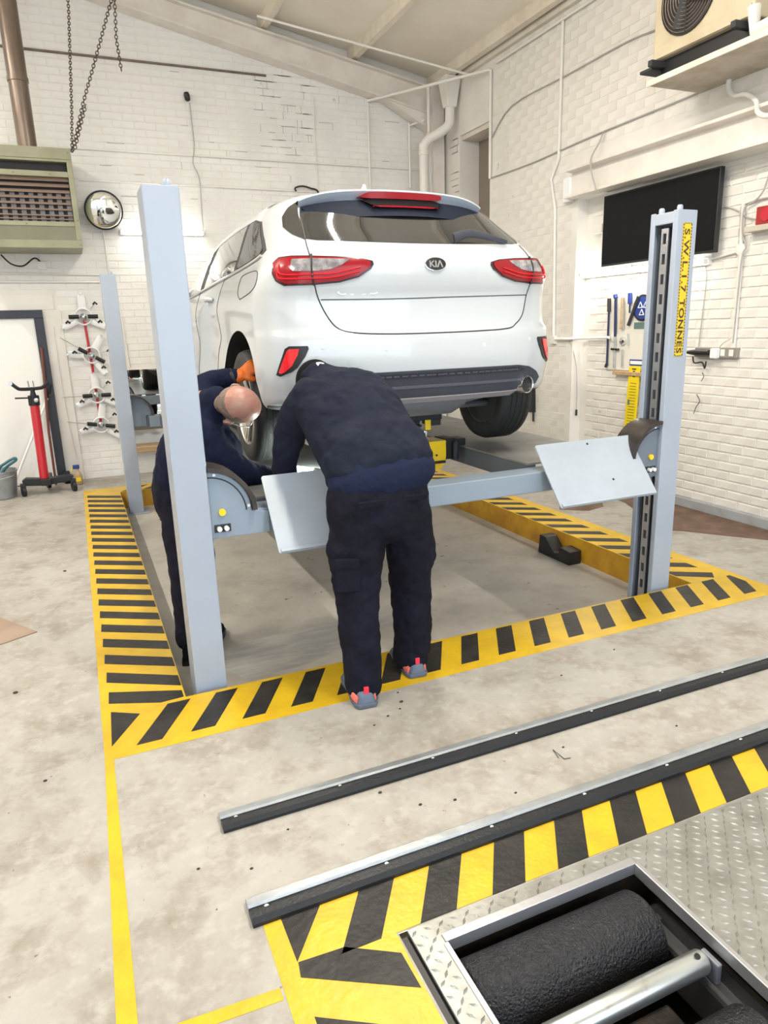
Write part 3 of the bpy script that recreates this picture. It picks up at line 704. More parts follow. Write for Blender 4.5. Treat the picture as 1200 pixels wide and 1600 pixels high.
sheet('spoiler_panel', [pan_top, pan_low, pan_in], 'panelnavy', sp)
def brake_lamp():
    def bar(name, top, low, m, dy, sl=.006, N=24):
        rings = []
        for k in range(N + 1):
            t = -1 + 2 * k / N; c = abs(t) ** 10
            def P(e, dz, d2):
                x0, x1, z = e; x = (x0 + x1) / 2 + t * (x1 - x0) / 2; tt = (x - XC) / .55
                return Vector((x, 3.700 + .03 * tt * tt + dy + d2, z - .017 * tt * tt + dz * c))
            rings.append([P(top, -.008, 0), P(low, .008, sl), P(low, .008, .05), P(top, -.008, .05)])
        return MB().loft(rings).build(name, m, sp, True, ang=45)
    bar('brake_lamp_housing', (XC - .245, XC + .222, 2.262), (XC - .20, XC + .185, 2.216), 'mattblack', -.026, -.050)
    bar('brake_lamp', (XC - .222, XC + .228, 2.296), (XC - .258, XC + .230, 2.264), 'redlens', -.034)
    bar('brake_lamp_lower_edge', (XC - .20, XC + .185, 2.222), (XC - .195, XC + .18, 2.214), 'redlens', -.078, -.002)
brake_lamp()
MB().lathe([(.035, 0), (.03, .02), (.012, .06), (.008, .075)], (XC - .05, 4.12, 2.34), (0, -.25, 1), 14).build('aerial_fin', 'white', car, True)
# emblem
c = skin(0, 1.902) + Vector((0, -.004, 0))
ax = Vector((1, 0, 0)); n_ = skin_n(0, 1.9); az = -n_; up = Vector((0, n_.z, -n_.y)); up = up if up.z > 0 else -up
def oval(w, h, d0, d1, name, m, par_):
    R = [[c + ax * w * f * math.cos(t) + up * h * f * math.sin(t) + n_ * d for t in [2 * math.pi * k / 32 for k in range(32)]] for f, d in ((1, d0), (1, d1), (.92, d1 + .001))]
    return MB().loft(R).build(name, m, par_, True, ang=40)
em = oval(.060, .034, -.004, .003, 'emblem', 'chrome', car); oval(.057, .031, .002, .0045, 'emblem_field', 'black', em)
text_mesh('emblem_letters', 'KI\u039b', 'chrome', em, c - up * .0155 + n_ * .0055 + ax * .0, ax, up, .044, .001, 'CENTER', 1.12, 1.0, .0012)
text_mesh('model_letters', 'CEED', 'chrome', car, skin(-1.79, 1.762) + Vector((0, -.004, 0)), skin(-.88, 1.762) - skin(-1.79, 1.762), (0, 0, 1), .034, .0015, 'LEFT', 1.9, 1.55, 0)

# tail lamps
LAMP = [(-3.70, 1.918), (-3.45, 1.943), (-3.0, 1.946), (-2.526, 1.943), (-1.871, 1.936), (-1.42, 1.927), (-1.215, 1.915), (-1.19, 1.90), (-1.23, 1.879), (-1.438, 1.842), (-1.781, 1.819), (-2.258, 1.810), (-2.974, 1.810), (-3.30, 1.832), (-3.55, 1.87)]
LI = [(-3.62, 1.916), (-3.42, 1.936), (-3.0, 1.939), (-2.526, 1.936), (-1.871, 1.930), (-1.42, 1.921), (-1.27, 1.912), (-1.25, 1.90), (-1.29, 1.881), (-1.46, 1.85), (-1.80, 1.828), (-2.258, 1.82), (-2.93, 1.82), (-3.24, 1.838), (-3.46, 1.872)]
CLR = [(-2.93, 1.926), (-2.4, 1.927), (-1.86, 1.923), (-1.66, 1.920), (-1.80, 1.897), (-1.98, 1.880), (-2.2, 1.873), (-2.80, 1.873), (-2.9, 1.885)]
for s in (-1, 1):
    f = (lambda p: p) if s < 0 else mir
    lamp = patch('tail_lamp', f(LAMP), 'lensdark', car, .007, .15, .03); tag(lamp, 'red and clear tail lamp')
    patch('red_lens', f(LI), 'redlens', lamp, .011, .15, .03, .003)
    patch('clear_lens', f(CLR), 'clearlens', lamp, .0135, .15, .03, .003)
    for dz, e in ((1.858, 1.70), (1.841, 1.85)):
        g = [(s * 3.32, 1.905), (s * 3.25, dz + .012), (s * 3.0, dz), (s * 2.3, dz), (s * 1.9, dz + .004), (s * 1.45, dz + .028)]
        seamline('light_guide', g, 'redbright', .005, lamp, .0125, 5)
    seamline('lamp_split', [(s * 2.43, 1.945), (s * 2.36, 1.88), (s * 2.24, 1.808)], 'black', .005, lamp, .0125, 4)
# bumper: reflectors, sensors, tow cap, dark insert, lower valance, exhaust
RF = [(-3.30, 1.386), (-3.22, 1.43), (-3.03, 1.512), (-2.9, 1.524), (-2.42, 1.523), (-2.40, 1.51), (-2.47, 1.475), (-2.66, 1.419), (-2.80, 1.40), (-3.14, 1.378)]
RI = [(-3.20, 1.398), (-3.12, 1.44), (-2.95, 1.503), (-2.88, 1.51), (-2.62, 1.51), (-2.66, 1.48), (-2.80, 1.43), (-3.0, 1.40), (-3.12, 1.392)]
for s in (-1, 1):
    f = (lambda p: p) if s < 0 else mir
    h = patch('reflector_housing', f(RF), 'black', car, .006, .15, .04)
    patch('reflector', f(RI), 'redrefl', h, .010, .15, .04, .003)
for u, z in ((-2.124, 1.513), (-.946, 1.494), (.946, 1.494), (2.124, 1.513)):
    n2 = skin_n(u, z); MB().lathe([(.011, -.003), (.011, .0012), (.009, .0018)], skin(u, z), n2, 16).build('parking_sensor', 'sensor', body, True)
n2 = skin_n(-1.558, 1.434); MB().lathe([(.030, -.004), (.030, .0008), (.027, .0012)], skin(-1.558, 1.434), n2, 24).build('tow_eye_cap', 'white', body, True)
INS = [(-1.9, 1.374), (-1.274, 1.379), (.291, 1.379), (1.826, 1.376), (2.139, 1.364), (2.42, 1.335), (2.66, 1.297), (2.54, 1.262), (2.1, 1.245), (1.2, 1.232), (-1.2, 1.232), (-2.1, 1.245), (-2.54, 1.262), (-2.66, 1.297), (-2.42, 1.335), (-2.139, 1.364)]
ins = patch('bumper_insert', INS, 'trimdark', car, .006, .25, .03)
patch('insert_mesh', [(-1.75, 1.368), (1.78, 1.368), (2.0, 1.356), (1.9, 1.342), (-1.9, 1.342), (-2.0, 1.356)], 'grille', ins, .009, .25, .03)
for k in range(26):
    u = -1.72 + 3.44 * k / 25; p = skin(u, 1.3555) + skin_n(u, 1.3555) * .011
    MB().obox(p, (1, 0, 0), (0, 1, 0), (0, 0, 1), .016, .003, .0035).build('mesh_bar', 'trimdark', ins)
patch('insert_step', [(-1.9, 1.303), (1.9, 1.303), (1.95, 1.289), (-1.95, 1.289)], 'trimgrey2', ins, .012, .25, .03)
patch('lower_valance', [(-1.9, 1.238), (1.9, 1.238), (1.8, 1.214), (-1.8, 1.214)], 'trimgrey', car, .012, .25, .03)
p = skin(2.10, 1.262)
ex = MB().lathe([(.050, -.06), (.050, .010), (.048, .013), (.044, .010), (.044, -.05)], p + Vector((0, -.022, 0)), Vector((.25, -1, 0)), 28, False).build('exhaust_tip', 'chrome', car, True, ang=50)
MB().lathe([(.0445, -.006), (.02, -.007)], p + Vector((0, -.022, 0)), Vector((.25, -1, 0)), 28).build('exhaust_bore', 'black', ex)
# side windows (left and right), handles, fuel flap, door seams
def side_u(y, z, s):
    lo, hi = 3.2, 9.0
    for _ in range(40):
        m = (lo + hi) / 2
        if skin(m, z).y < y: lo = m
        else: hi = m
    return s * (lo + hi) / 2
def side(poly, s): return [(side_u(y, z, s), z) for y, z in poly]
BELT = [(6.42, 1.89), (6.1, 2.0), (5.7, 2.11), (5.16, 2.18), (4.66, 2.205), (4.19, 2.21), (4.06, 2.185), (3.90, 2.10), (3.70, 2.0), (3.74, 1.975), (4.0, 1.935), (4.53, 1.905), (5.48, 1.865), (6.3, 1.855)]
WINS = [('front_door_window', [(6.30, 1.895), (6.05, 1.99), (5.7, 2.09), (5.30, 2.155), (5.20, 1.885), (5.6, 1.872), (6.2, 1.868)]),
        ('rear_door_window', [(5.12, 2.165), (4.66, 2.192), (4.32, 2.196), (4.20, 1.935), (4.53, 1.917), (5.06, 1.89)]),
        ('quarter_window', [(4.26, 2.196), (4.17, 2.196), (4.06, 2.17), (3.92, 2.09), (3.745, 2.0), (3.76, 1.985), (4.0, 1.95), (4.15, 1.94)])]
for s in (-1, 1):
    fr = patch('window_surround', side(BELT, s), 'seam', car, .003, .25, .05)
    for nme, P in WINS: patch(nme, side(P, s), 'sideglass' if nme != 'quarter_window' else 'glass', car, .007, .25, .05, .003)
    seamline('window_chrome_strip', side([(3.72, 1.972), (4.0, 1.932), (4.53, 1.902), (5.48, 1.862), (6.3, 1.852)], s), 'chrome', .007, car, .008)
    seamline('rear_door_seam', side([(4.42, 1.92), (4.50, 1.75), (4.44, 1.60), (4.52, 1.45), (4.62, 1.2)], s), r=.0018)
    seamline('front_door_seam', side([(5.22, 1.88), (5.26, 1.6), (5.24, 1.3), (5.2, 1.15)], s), r=.0018)
    for y, z in ((4.72, 1.80), (5.75, 1.775)):
        u = side_u(y, z, s); n2 = skin_n(u, z); q = skin(u, z)
        MB().tube([q + Vector((0, -.09, 0)) + n2 * .003, q + Vector((0, -.07, 0)) + n2 * .03, q + Vector((0, .07, .0)) + n2 * .03, q + Vector((0, .09, 0)) + n2 * .003], [.010, .013, .013, .010], 8).build('door_handle', 'white', car, True, ang=70)
    # door mirror
    u = side_u(6.05, 1.93, s); q = skin(u, 1.90)
    MB().ell(q + Vector((s * .12, .0, .05)), .11, .07, .07).build('door_mirror', 'white', car, True)
    MB().tube([q, q + Vector((s * .07, 0, .03))], .025, 8).build('mirror_stalk', 'seam', car, True)
seamline('fuel_flap_seam', side([(3.93, 1.77), (3.72, 1.80), (3.66, 1.83), (3.66, 1.87), (3.72, 1.90), (3.93, 1.895), (3.97, 1.86), (3.97, 1.80), (3.93, 1.77)], -1), r=.0024)
# front lamps and grille, windscreen (seen only in the mirror)
patch('windscreen', [(9.0, 1.90), (9.6, 1.885), (10, 1.88), (10, 2.25), (9.4, 2.235), (9.05, 2.2)], 'glass', car, .004, .2, .05)
patch('windscreen', [(-9.0, 1.90), (-9.05, 2.2), (-9.4, 2.235), (-10, 2.25), (-10, 1.88), (-9.6, 1.885)], 'glass', car, .004, .2, .05)
for s in (-1, 1):
    f = (lambda p: p) if s > 0 else mir
    patch('headlamp', f([(7.9, 1.58), (8.8, 1.53), (9.0, 1.55), (8.9, 1.62), (8.2, 1.66), (7.8, 1.64)]), 'clearlens', car, .006, .2, .04)
    patch('front_grille', f([(9.1, 1.46), (9.95, 1.46), (9.95, 1.53), (9.1, 1.54)]), 'black', car, .006, .2, .04)
    patch('front_intake', f([(9.0, 1.15), (9.95, 1.15), (9.95, 1.28), (9.1, 1.28)]), 'black', car, .006, .2, .04)
# wheels
def wheel(cx_, cy, s, cz, name='wheel'):
    ty = MB().lathe([(.215, -.10), (.245, -.108), (.285, -.108), (.305, -.098), (.3165, -.07), (.3165, .07), (.305, .098), (.285, .108), (.245, .108), (.215, .10), (.205, 0)], (cx_, cy, cz), (s, 0, 0), 56)
    ty.f = [f for f in ty.f if len(f) <= 4]; ty.m = [0] * len(ty.f)
    n = 56; k = len(ty.v) // n; ty.f += [((k - 1) * n + i, (k - 1) * n + (i + 1) % n, (i + 1) % n, i) for i in range(n)]; ty.m += [0] * n
    t = ty.build('tyre', 'tyre', car, True, ang=50)
    for o in (-.055, -.02, .02, .055):
        MB().lathe([(.3170, o - .004), (.3176, o), (.3170, o + .004)], (cx_, cy, cz), (s, 0, 0), 56, False).build('tread_groove', 'archdark', t, True)
    r = MB().lathe([(.215, .085), (.222, .098), (.214, .103), (.205, .092), (.20, -.09), (.212, -.098), (.205, .06)], (cx_, cy, cz), (s, 0, 0), 48, False).build('rim', 'rim', car, True, ang=50)
    MB().lathe([(.0, .05), (.05, .055), (.06, .04), (.06, -.02)], (cx_, cy, cz), (s, 0, 0), 24, False).build('hub', 'rim', r, True, ang=50)
    MB().lathe([(.0, -.085), (.203, -.086), (.203, -.08), (.0, -.079)], (cx_, cy, cz), (s, 0, 0), 32).build('brake_shield', 'under', r, True)
    for k in range(5):
        for e in (-.13, .13):
            a = 2 * math.pi * k / 5 + e; d0 = Vector((0, math.cos(a - e * .6), math.sin(a - e * .6))); d1 = Vector((0, math.cos(a), math.sin(a)))
            c0 = Vector((cx_ + s * .05, cy, cz))
            MB().tube([c0 + d0 * .04, c0 + d0 * .12 + Vector((s * .022, 0, 0)), c0 + d1 * .208 + Vector((s * .036, 0, 0))], [(.02, .012), (.015, .012), (.013, .012)], 8, hint=(s, 0, 0)).build('spoke', 'rim', r, True, ang=60)
for y, z in ((4.0, 1.185), (6.68, 1.155)):
    for s in (-1, 1): wheel(XC + s * .775, y, s, z)
# rear axle, silencer, undertray, mud flap
MB().tube([(1.98, 3.86, 1.135), (2.2, 3.9, 1.115), (2.46, 3.98, 1.105)], [(.05, .022), (.055, .024), (.05, .022)], 10, hint=(0, 0, 1)).build('suspension_arm', 'axle', car, True)
MB().tube([(1.5, 3.86, 1.135), (1.28, 3.9, 1.115), (1.02, 3.98, 1.105)], [(.05, .022), (.055, .024), (.05, .022)], 10, hint=(0, 0, 1)).build('suspension_arm', 'axle', car, True)
MB().box(1.32, 2.16, 3.84, 4.24, 1.09, 1.17).build('rear_subframe', 'under', car, bevel=.02)
MB().tube([(1.2, 3.66, 1.17), (1.3, 3.66, 1.17), (2.0, 3.66, 1.17), (2.1, 3.66, 1.17)], [.03, .075, .075, .03], 16).build('silencer', 'axle', car, True)
MB().tube([(2.08, 3.66, 1.17), (2.30, 3.6, 1.22), (2.38, 3.44, 1.255)], .024, 10).build('exhaust_pipe', 'axle', car, True)
MB().tube([(2.2, 3.95, 1.11), (2.2, 3.97, 1.4)], .035, 10).build('spring_strut', 'under', car, True)
MB().tube([(1.28, 3.95, 1.11), (1.28, 3.97, 1.4)], .035, 10).build('spring_strut', 'under', car, True)

# ================================================================== FOREGROUND: FLOOR RAILS AND BRAKE TESTER
def rail(y0, y1, x0, x1, label, n):
    """steel angle with a black rubber strip bolted on its near side"""
    th = thing('floor_rail', label, 'floor rail', ((x0 + x1) / 2, (y0 + y1) / 2, 0), 'door rails across the floor')
    w = y1 - y0; ym = y0 + w * .56
    MB().prism([(ym, .001), (y1, .001), (y1, .014), (y1 - .012, .024), (ym + .006, .024), (ym, .018)], 'x', x0, x1).build('steel_angle', 'steel', th, True, ang=30)
    MB().prism([(y0, .001), (ym - .001, .001), (ym - .001, .015), (y0 + w * .40, .016), (y0 + w * .36, .026), (y0 + w * .12, .024), (y0, .012)], 'x', x0, x1).build('rubber_strip', 'blackrub', th, True, ang=30)
    for k in range(n):
        x = x0 + .05 + k * (x1 - x0 - .1) / (n - 1); MB().lathe([(.006, 0), (.006, .003), (.003, .005)], (x, y0 + w * .46, .016), n=10).build('bolt', 'signwhite', th, True)
    return th
rail(2.022, 2.118, .253, 3.35, 'steel and black rubber floor rail nearer the lift', 9)
rail(1.606, 1.706, .253, 3.35, 'steel and black rubber floor rail beside the hazard stripes of the roller tester', 9)

th = thing('brake_tester', 'checker plate brake roller tester sunk in the floor, bottom right', 'roller tester', (1.4, .9, 0))
PX0, PX1, PY0, PY1 = .635, 2.744, .156, 1.4165; OX0, OX1, OY0, OY1 = .715, 1.362, .62, 1.342
# cover plate in four strips around the opening, one mesh
b = MB(); xs = [PX0, OX0, OX1, PX1]; ys = [PY0, OY0, OY1, PY1]; Z = .004
idx = {}
for k, z in enumerate((Z, Z - .008)):
    for i in range(4):
        for j in range(4): idx[k, i, j] = len(b.v); b.v.append((xs[i], ys[j], z))
for i in range(3):
    for j in range(3):
        if (i, j) == (1, 1): continue
        for k in (0, 1): b.f.append(tuple(idx[k, a, c] for a, c in ((i, j), (i + 1, j), (i + 1, j + 1), (i, j + 1)))); b.m.append(0)
def wallq(a, c): b.f.append((idx[0, *a], idx[0, *c], idx[1, *c], idx[1, *a])); b.m.append(0)
for i in range(3): wallq((i, 0), (i + 1, 0)); wallq((i, 3), (i + 1, 3)); wallq((0, i), (0, i + 1)); wallq((3, i), (3, i + 1))
wallq((1, 1), (2, 1)); wallq((1, 2), (2, 2)); wallq((1, 1), (1, 2)); wallq((2, 1), (2, 2))
plate = b.build('cover_plate', 'diamond', th)
# raised lozenges
lz = MB(); g = .0205; row = 0; y = PY0 + .012
while y < PY1 - .010:
    x = PX0 + .012 + (row % 2) * g; k = row
    while x < PX1 - .012:
        if not (OX0 - .014 < x < OX1 + .014 and OY0 - .014 < y < OY1 + .014) and (y > .5) and x < 2.35:
            a = math.radians(38 if (int(round((x - PX0) / g)) + row) % 4 < 2 else -38 ); a += math.radians(90) if row % 2 else 0
            c, s_ = math.cos(a), math.sin(a); L, w, h = .0138, .0046, .0032
            P = [(x + c * L, y + s_ * L, Z), (x - s_ * w, y + c * w, Z), (x - c * L, y - s_ * L, Z), (x + s_ * w, y - c * w, Z), (x + c * L * .35, y + s_ * L * .35, Z + h), (x - c * L * .35, y - s_ * L * .35, Z + h)]
            lz.add(P, [(0, 1, 4), (1, 2, 5, 4), (2, 3, 5), (3, 0, 4, 5)])
        x += 2 * g
    y += g; row += 1
tag(lz.build('tread_lozenges', 'diamond', plate), kind='stuff')
for bx in ((PIT[0] - .01, .65, PIT[2] - .01, PIT[3] + .01), (PIT[1] - .03, PIT[1] + .01, PIT[2] - .01, PIT[3] + .01), (.65, PIT[1] - .03, PIT[3] - .03, PIT[3] + .01), (.65, PIT[1] - .03, PIT[2] - .01, PIT[2] + .03)): MB().box(*bx, -.06, -.012).build('edge_gap', 'black', th)
# opening frame
for nme, bx in (('frame_bar', (OX0 - .004, OX1 + .004, OY1 - .006, OY1 + .022, -.03, .010)), ('frame_bar', (OX0 - .012, OX0 + .003, OY0, OY1 - .006, -.03, .008)), ('frame_bar', (OX1 - .004, OX1 + .012, OY0, OY1 - .006, -.03, .010)), ('frame_bar', (OX0, OX1, OY0 - .02, OY0, -.03, .008))):
    MB().box(*bx).build(nme, 'alu', th, bevel=.002)
# pit box
b = MB(); d = -.42
b.add([(OX0 - .06, OY0 - .06, d), (OX1 + .10, OY0 - .06, d), (OX1 + .10, OY1 + .05, d), (OX0 - .06, OY1 + .05, d), (OX0 - .06, OY0 - .06, -.01), (OX1 + .10, OY0 - .06, -.01), (OX1 + .10, OY1 + .05, -.01), (OX0 - .06, OY1 + .05, -.01)],
      [(0, 1, 2, 3), (0, 4, 5, 1), (1, 5, 6, 2), (2, 6, 7, 3), (3, 7, 4, 0)])
b.build('pit_box', 'pit', th)
# rollers
def roller(y, z, r, x0, x1, m, name):
    o = MB().lathe([(r * .3, 0), (r * .94, 0), (r, .008), (r, x1 - x0 - .008), (r * .94, x1 - x0), (r * .3, x1 - x0)], (x0, y, z), (1, 0, 0), 48).build(name, m, th, True, ang=40)
    MB().lathe([(.022, -.05), (.022, x1 - x0 + .06)], (x0, y, z), (1, 0, 0), 16).build('axle', 'zinc', o, True); return o
roller(1.232, -.108, .106, .728, 1.300, 'drum', 'brake_roller'); roller(.835, -.108, .106, .728, 1.300, 'drum', 'brake_roller')
sr = MB().lathe([(.010, 0), (.027, .004), (.031, .012), (.031, .50), (.027, .508), (.010, .512)], (.815, 1.042, -.048), (1, 0, 0), 28).build('sensing_roller', 'zinc', th, True, ang=40)
MB().lathe([(.008, 0), (.008, .004)], (1.295, 1.042 - .004, -.048 + .0295), (0, -.4, 1), 12).build('grease_hole', 'black', sr)
for x in (.800, 1.338): MB().box(x - .008, x + .008, 1.0, 1.06, -.16, -.03).build('sensor_bracket', 'axle', th, bevel=.004)
MB().box(.735, 1.30, .95, 1.12, -.33, -.26).build('inner_tray', 'pit', th, bevel=.01)
MB().box(1.31, 1.40, .70, 1.28, -.22, -.09).build('gear_case', 'under', th, bevel=.015)
for y in (1.232, .835): MB().lathe([(.04, 0), (.04, .05), (.02, .06)], (1.30, y, -.125), (1, 0, 0), 16).build('bearing', 'axle', th, True)

# grit and small bits lying on the floor
spots = [(1.13, 2.52, .010), (1.03, 2.44, .007), (1.10, 2.47, .006), (1.15, 2.60, .006), (.95, 2.40, .006), (1.55, 1.93, .006), (.90, 1.87, .007), (1.02, 1.84, .007), (.80, 1.99, .008), (.45, 1.95, .005), (1.23, 1.78, .006), (1.9, 2.4, .006), (2.3, 2.5, .006), (.15, 1.9, .006), (-.3, 2.6, .008), (-.45, 3.4, .012), (-.25, 5.2, .012), (2.05, 1.85, .006), (.30, 1.83, .006), (-.5, 2.2, .008)]
gt = MB()
for x, y, r in spots: gt.ell((x, y, r * .3), r, r * .7, r * .45, n=7, k=4)
tag(gt.build('floor_grit', 'stone'), 'dark specks of grit scattered on the concrete floor', 'grit', kind='stuff')
tag(MB().tube([(1.49, 2.02 - .14, .003), (1.50, 1.93, .006), (1.505, 1.865, .003), (1.53, 1.86, .003)], .0015, 6).build('wire_offcut', 'under'), 'bent bit of thin wire lying between the two floor rails', 'wire')
tag(MB().prism([(-1.4, 4.55), (-.6, 4.46), (-.386, 4.124), (-.565, 4.03), (-1.4, 3.75)], 'z', .0005, .006).build('brown_sheet', 'sheetbrown'), 'flat brown sheet lying on the floor at the left edge', 'sheet')

# ================================================================== BACK WALL
# unit heater hung on chains, with its flue
h = thing('unit_heater', 'olive grey louvred unit heater hanging at the top left', 'heater', (-.35, 8.4, 2.467))
HX0, HX1, HZ0, HZ1, HY = -.95, .235, 2.467, 3.388, 8.1
b = MB(); fr = [(HX0, HX1, HZ0, HZ1)]
MB().box(HX0, HX1, HY + .08, 8.66, HZ0, HZ1).build('casing', 'heater', h, bevel=.006)
for bx in ((HX0, HX1, 3.285, HZ1), (HX0, HX1, HZ0, HZ0 + .075), (HX1 - .05, HX1, HZ0 + .075, 3.285), (HX0, HX0 + .05, HZ0 + .075, 3.285)): MB().box(bx[0], bx[1], HY, HY + .08, bx[2], bx[3]).build('front_frame', 'heater', h, bevel=.004)
for z0, z1 in ((3.125, 3.175), (2.672, 2.715), (3.262, 3.285)): MB().box(HX0 + .05, HX1 - .05, HY + .004, HY + .08, z0, z1).build('cross_bar', 'heater', h, bevel=.003)
MB().box(HX0 + .05, HX1 - .05, HY + .012, HY + .02, HZ0 + .075, 2.672).build('lower_panel', 'heater2', h)
MB().box(HX0 + .05, HX1 - .05, HY + .07, HY + .079, 2.715, 3.262).build('dark_inside', 'heatin', h)
for z in (3.105, 3.05, 2.995, 2.94, 2.885, 2.83, 2.775, 2.74):
    k = (z - 2.74) / .36; MB().obox(((HX0 + HX1) / 2, HY + .03, z), (1, 0, 0), (0, .55, .83), (0, -.83, .55), (HX1 - HX0) / 2 - .055, .006 + .016 * k, .002).build('louvre', 'slat', h)
for k in range(13):
    x = HX0 + .09 + k * .083; MB().box(x, x + .045, HY + .055, HY + .066, 2.716, 3.00).build('fin', 'fins', h)
for x, z in ((.215, 2.50), (.215, 2.73), (.205, 3.35), (-.25, 2.69), (.02, 3.15), (-.3, 3.15)): MB().lathe([(.008, 0), (.005, .006)], (x, HY, z), (0, -1, 0), 8).build('rivet', 'slat', h)
fl = MB().lathe([(.088, 0), (.088, .62), (.096, .622), (.096, .66), (.090, .662), (.090, 1.99)], (-.145, 8.34, HZ1 - .01), n=28).build('flue_pipe', 'flue', None, True, ang=40)
tag(fl, 'brown metal flue pipe rising from the unit heater', 'flue')
def chain(name, pts, label, link=.042):
    mb = MB(); P = [Vector(p) for p in pts]; k = 0
    for i in range(len(P) - 1):
        d = P[i + 1] - P[i]; n = max(1, int(d.length / (link * .72))); a, u, dd = basis(d)
        for j in range(n):
            c = P[i] + d * ((j + .5) / n); s = a if k % 2 else u; k += 1
            ring = []
            for q in range(10):
                t = 2 * math.pi * q / 10; ring.append(c + dd * (link / 2) * math.cos(t) + s * (link * .33) * math.sin(t))
            nrm = dd.cross(s); rr = .0045; vs = []; fs = []
            for q in range(10):
                o = (ring[q] - c).normalized()
                vs += [ring[q] + o * rr, ring[q] + nrm * rr, ring[q] - o * rr, ring[q] - nrm * rr]
            for q in range(10):
                q2 = (q + 1) % 10
                for e in range(4): fs.append((q * 4 + e, q * 4 + (e + 1) % 4, q2 * 4 + (e + 1) % 4, q2 * 4 + e))
            mb.add(vs, fs)
    o = mb.build(name, 'chain', None, True); return tag(o, label, 'chain', 'hanging chains by the heater')
chain('hanging_chain', [(.255, 8.3, 3.40), (.30, 8.3, 3.75), (.395, 8.3, 4.68), (.41, 8.3, 5.15)], 'thin straight chain holding the heater, left of the slanting one', .034)
chain('hanging_chain', [(.26, 8.3, 3.41), (.42, 8.3, 3.86), (.60, 8.3, 4.30), (.80, 8.3, 4.80), (.84, 8.3, 5.08)], 'slanting rusty chain from the heater corner up to the roof')
chain('hanging_chain', [(.285, 8.29, 3.43), (.44, 8.29, 3.84)], 'short doubled length of chain at the heater corner')
chain('hanging_chain', [(.80, 8.27, 5.08), (.825, 8.27, 4.78), (.80, 8.27, 4.45), (.815, 8.27, 4.17)], 'bunched dark chain dangling loose below the rafter')
# convex mirror
c = Vector((.50, 8.52, 2.897)); nrm = Vector((.10, -1, -.25)).normalized()
mth = thing('convex_mirror', 'round convex mirror on the back wall beside the heater', 'mirror', tuple(c))
MB().lathe([(.185 * math.sin(t), .055 * math.cos(t)) for t in [math.pi / 2 * k / 10 for k in range(10, -1, -1)]], c, nrm, 40, False).build('dome', 'mirror', mth, True, ang=80)
MB().lathe([(.183, -.02), (.195, -.015), (.197, .006), (.187, .010), (.183, -.02)], c, nrm, 40, False).build('rim', 'doorframe', mth, True)
MB().lathe([(.183, -.02), (.05, -.06), (.02, -.07)], c, nrm, 40).build('back_shell', 'black', mth, True)
MB().tube([c - nrm * .06, (.50, 8.695, 2.86)], .015, 8).build('bracket', 'steel', mth)
# strip lamps
def tube_lamp(name, a, b_, out, label, energy, watts_size, face, tm='tubelamp'):
    a, b_ = Vector(a), Vector(b_); L = (b_ - a).length; d = (b_ - a).normalized(); out = Vector(out)
    t = thing(name, label, 'strip light', tuple((a + b_) / 2))
    s = d.cross(out).normalized()
    MB().obox((a + b_) / 2 + out * .02, d, out, s, L / 2, .02, .028).build('batten', 'lampbody', t, bevel=.004)
    MB().tube([a + d * .03 + out * .066, b_ - d * .03 + out * .066], .026, 14).build('tube', tm, t, True)
    for q in (a + d * .02, b_ - d * .02): MB().obox(q + out * .055, d, out, s, .012, .028, .02).build('end_cap', 'lampbody', t, bevel=.003)
    li = bpy.data.lights.new(name + '_light', 'AREA'); li.shape = 'RECTANGLE'; li.size = L * .95; li.size_y = .05; li.energy = energy; li.color = (1, .93, .80)
    lo = bpy.data.objects.new(name + '_light', li); COL.objects.link(lo); f = Vector(face).normalized()
    mm = Matrix((d, (-f).cross(d), -f)).transposed().to_4x4(); mm.translation = (a + b_) / 2 + out * .098; lo.matrix_world = mm
    lo.parent = t; lo.matrix_parent_inverse = world(t).inverted()
    return t
tube_lamp('strip_light', (.64, 8.695, 2.70), (1.56, 8.695, 2.705), (0, -1, 0), 'lit strip light on the back wall behind the near lift post', 9, 1, (0, -.6, -.8))
tube_lamp('strip_light', (4.752, 5.86, 2.035), (4.752, 4.33, 2.03), (-1, 0, 0), 'lit strip light below the television', 15, 1, (-.7, 0, -.7))
k = 0
for x in (-2.6, 1.74):  # out-of-view ceiling lamps, added to brighten the walls and ceiling
    for y in (.6, 3.4):
        z = RZ(x) - .75 if x < 0 else 4.35
        t = tube_lamp('strip_light', (x, y, z), (x, y + 1.5, z), (0, 0, -1), ('added unseen ceiling strip light above the lift, nearer the door', 'added unseen ceiling strip light above the lift, over the car', 'added unseen ceiling strip light on the left side nearer the door', 'added unseen ceiling strip light on the left side farther in')[(k + 2) % 4], 100, 1, (0, 0, -1), 'tubeadded'); k += 1
        for yy in (y + .2, y + 1.3): MB().tube([(x, yy, z), (x, yy, RZ(x) + .005)], .006, 6).build('hanger_rod', 'steel', t)
# hanging black plug on a lead
cable('hanging_lead', [(1.53, 8.66, 4.05), (1.535, 8.66, 3.9), (1.54, 8.66, 3.62), (1.51, 8.66, 3.44), (1.565, 8.66, 3.28), (1.56, 8.66, 3.0), (1.555, 8.66, 2.74)], .006, 'conduit_grey', 'thin grey lead hanging down the back wall from a black socket')
pl = MB().lathe([(.012, 0), (.028, .01), (.032, .06), (.026, .085), (.010, .09)], (1.515, 8.655, 4.06), (-.15, 0, 1), 14).build('lead_socket', 'black', None, True, ang=60); tag(pl, 'black lead socket high on the back wall', 'socket')
cable('loop_cable', [(2.69, 8.66, 3.20), (2.68, 8.66, 3.235), (2.76, 8.64, 3.255), (2.87, 8.66, 3.24), (2.97, 8.66, 3.19), (2.985, 8.66, 2.9)], .010, 'black', 'black looped cable end on the back wall above the car roof')
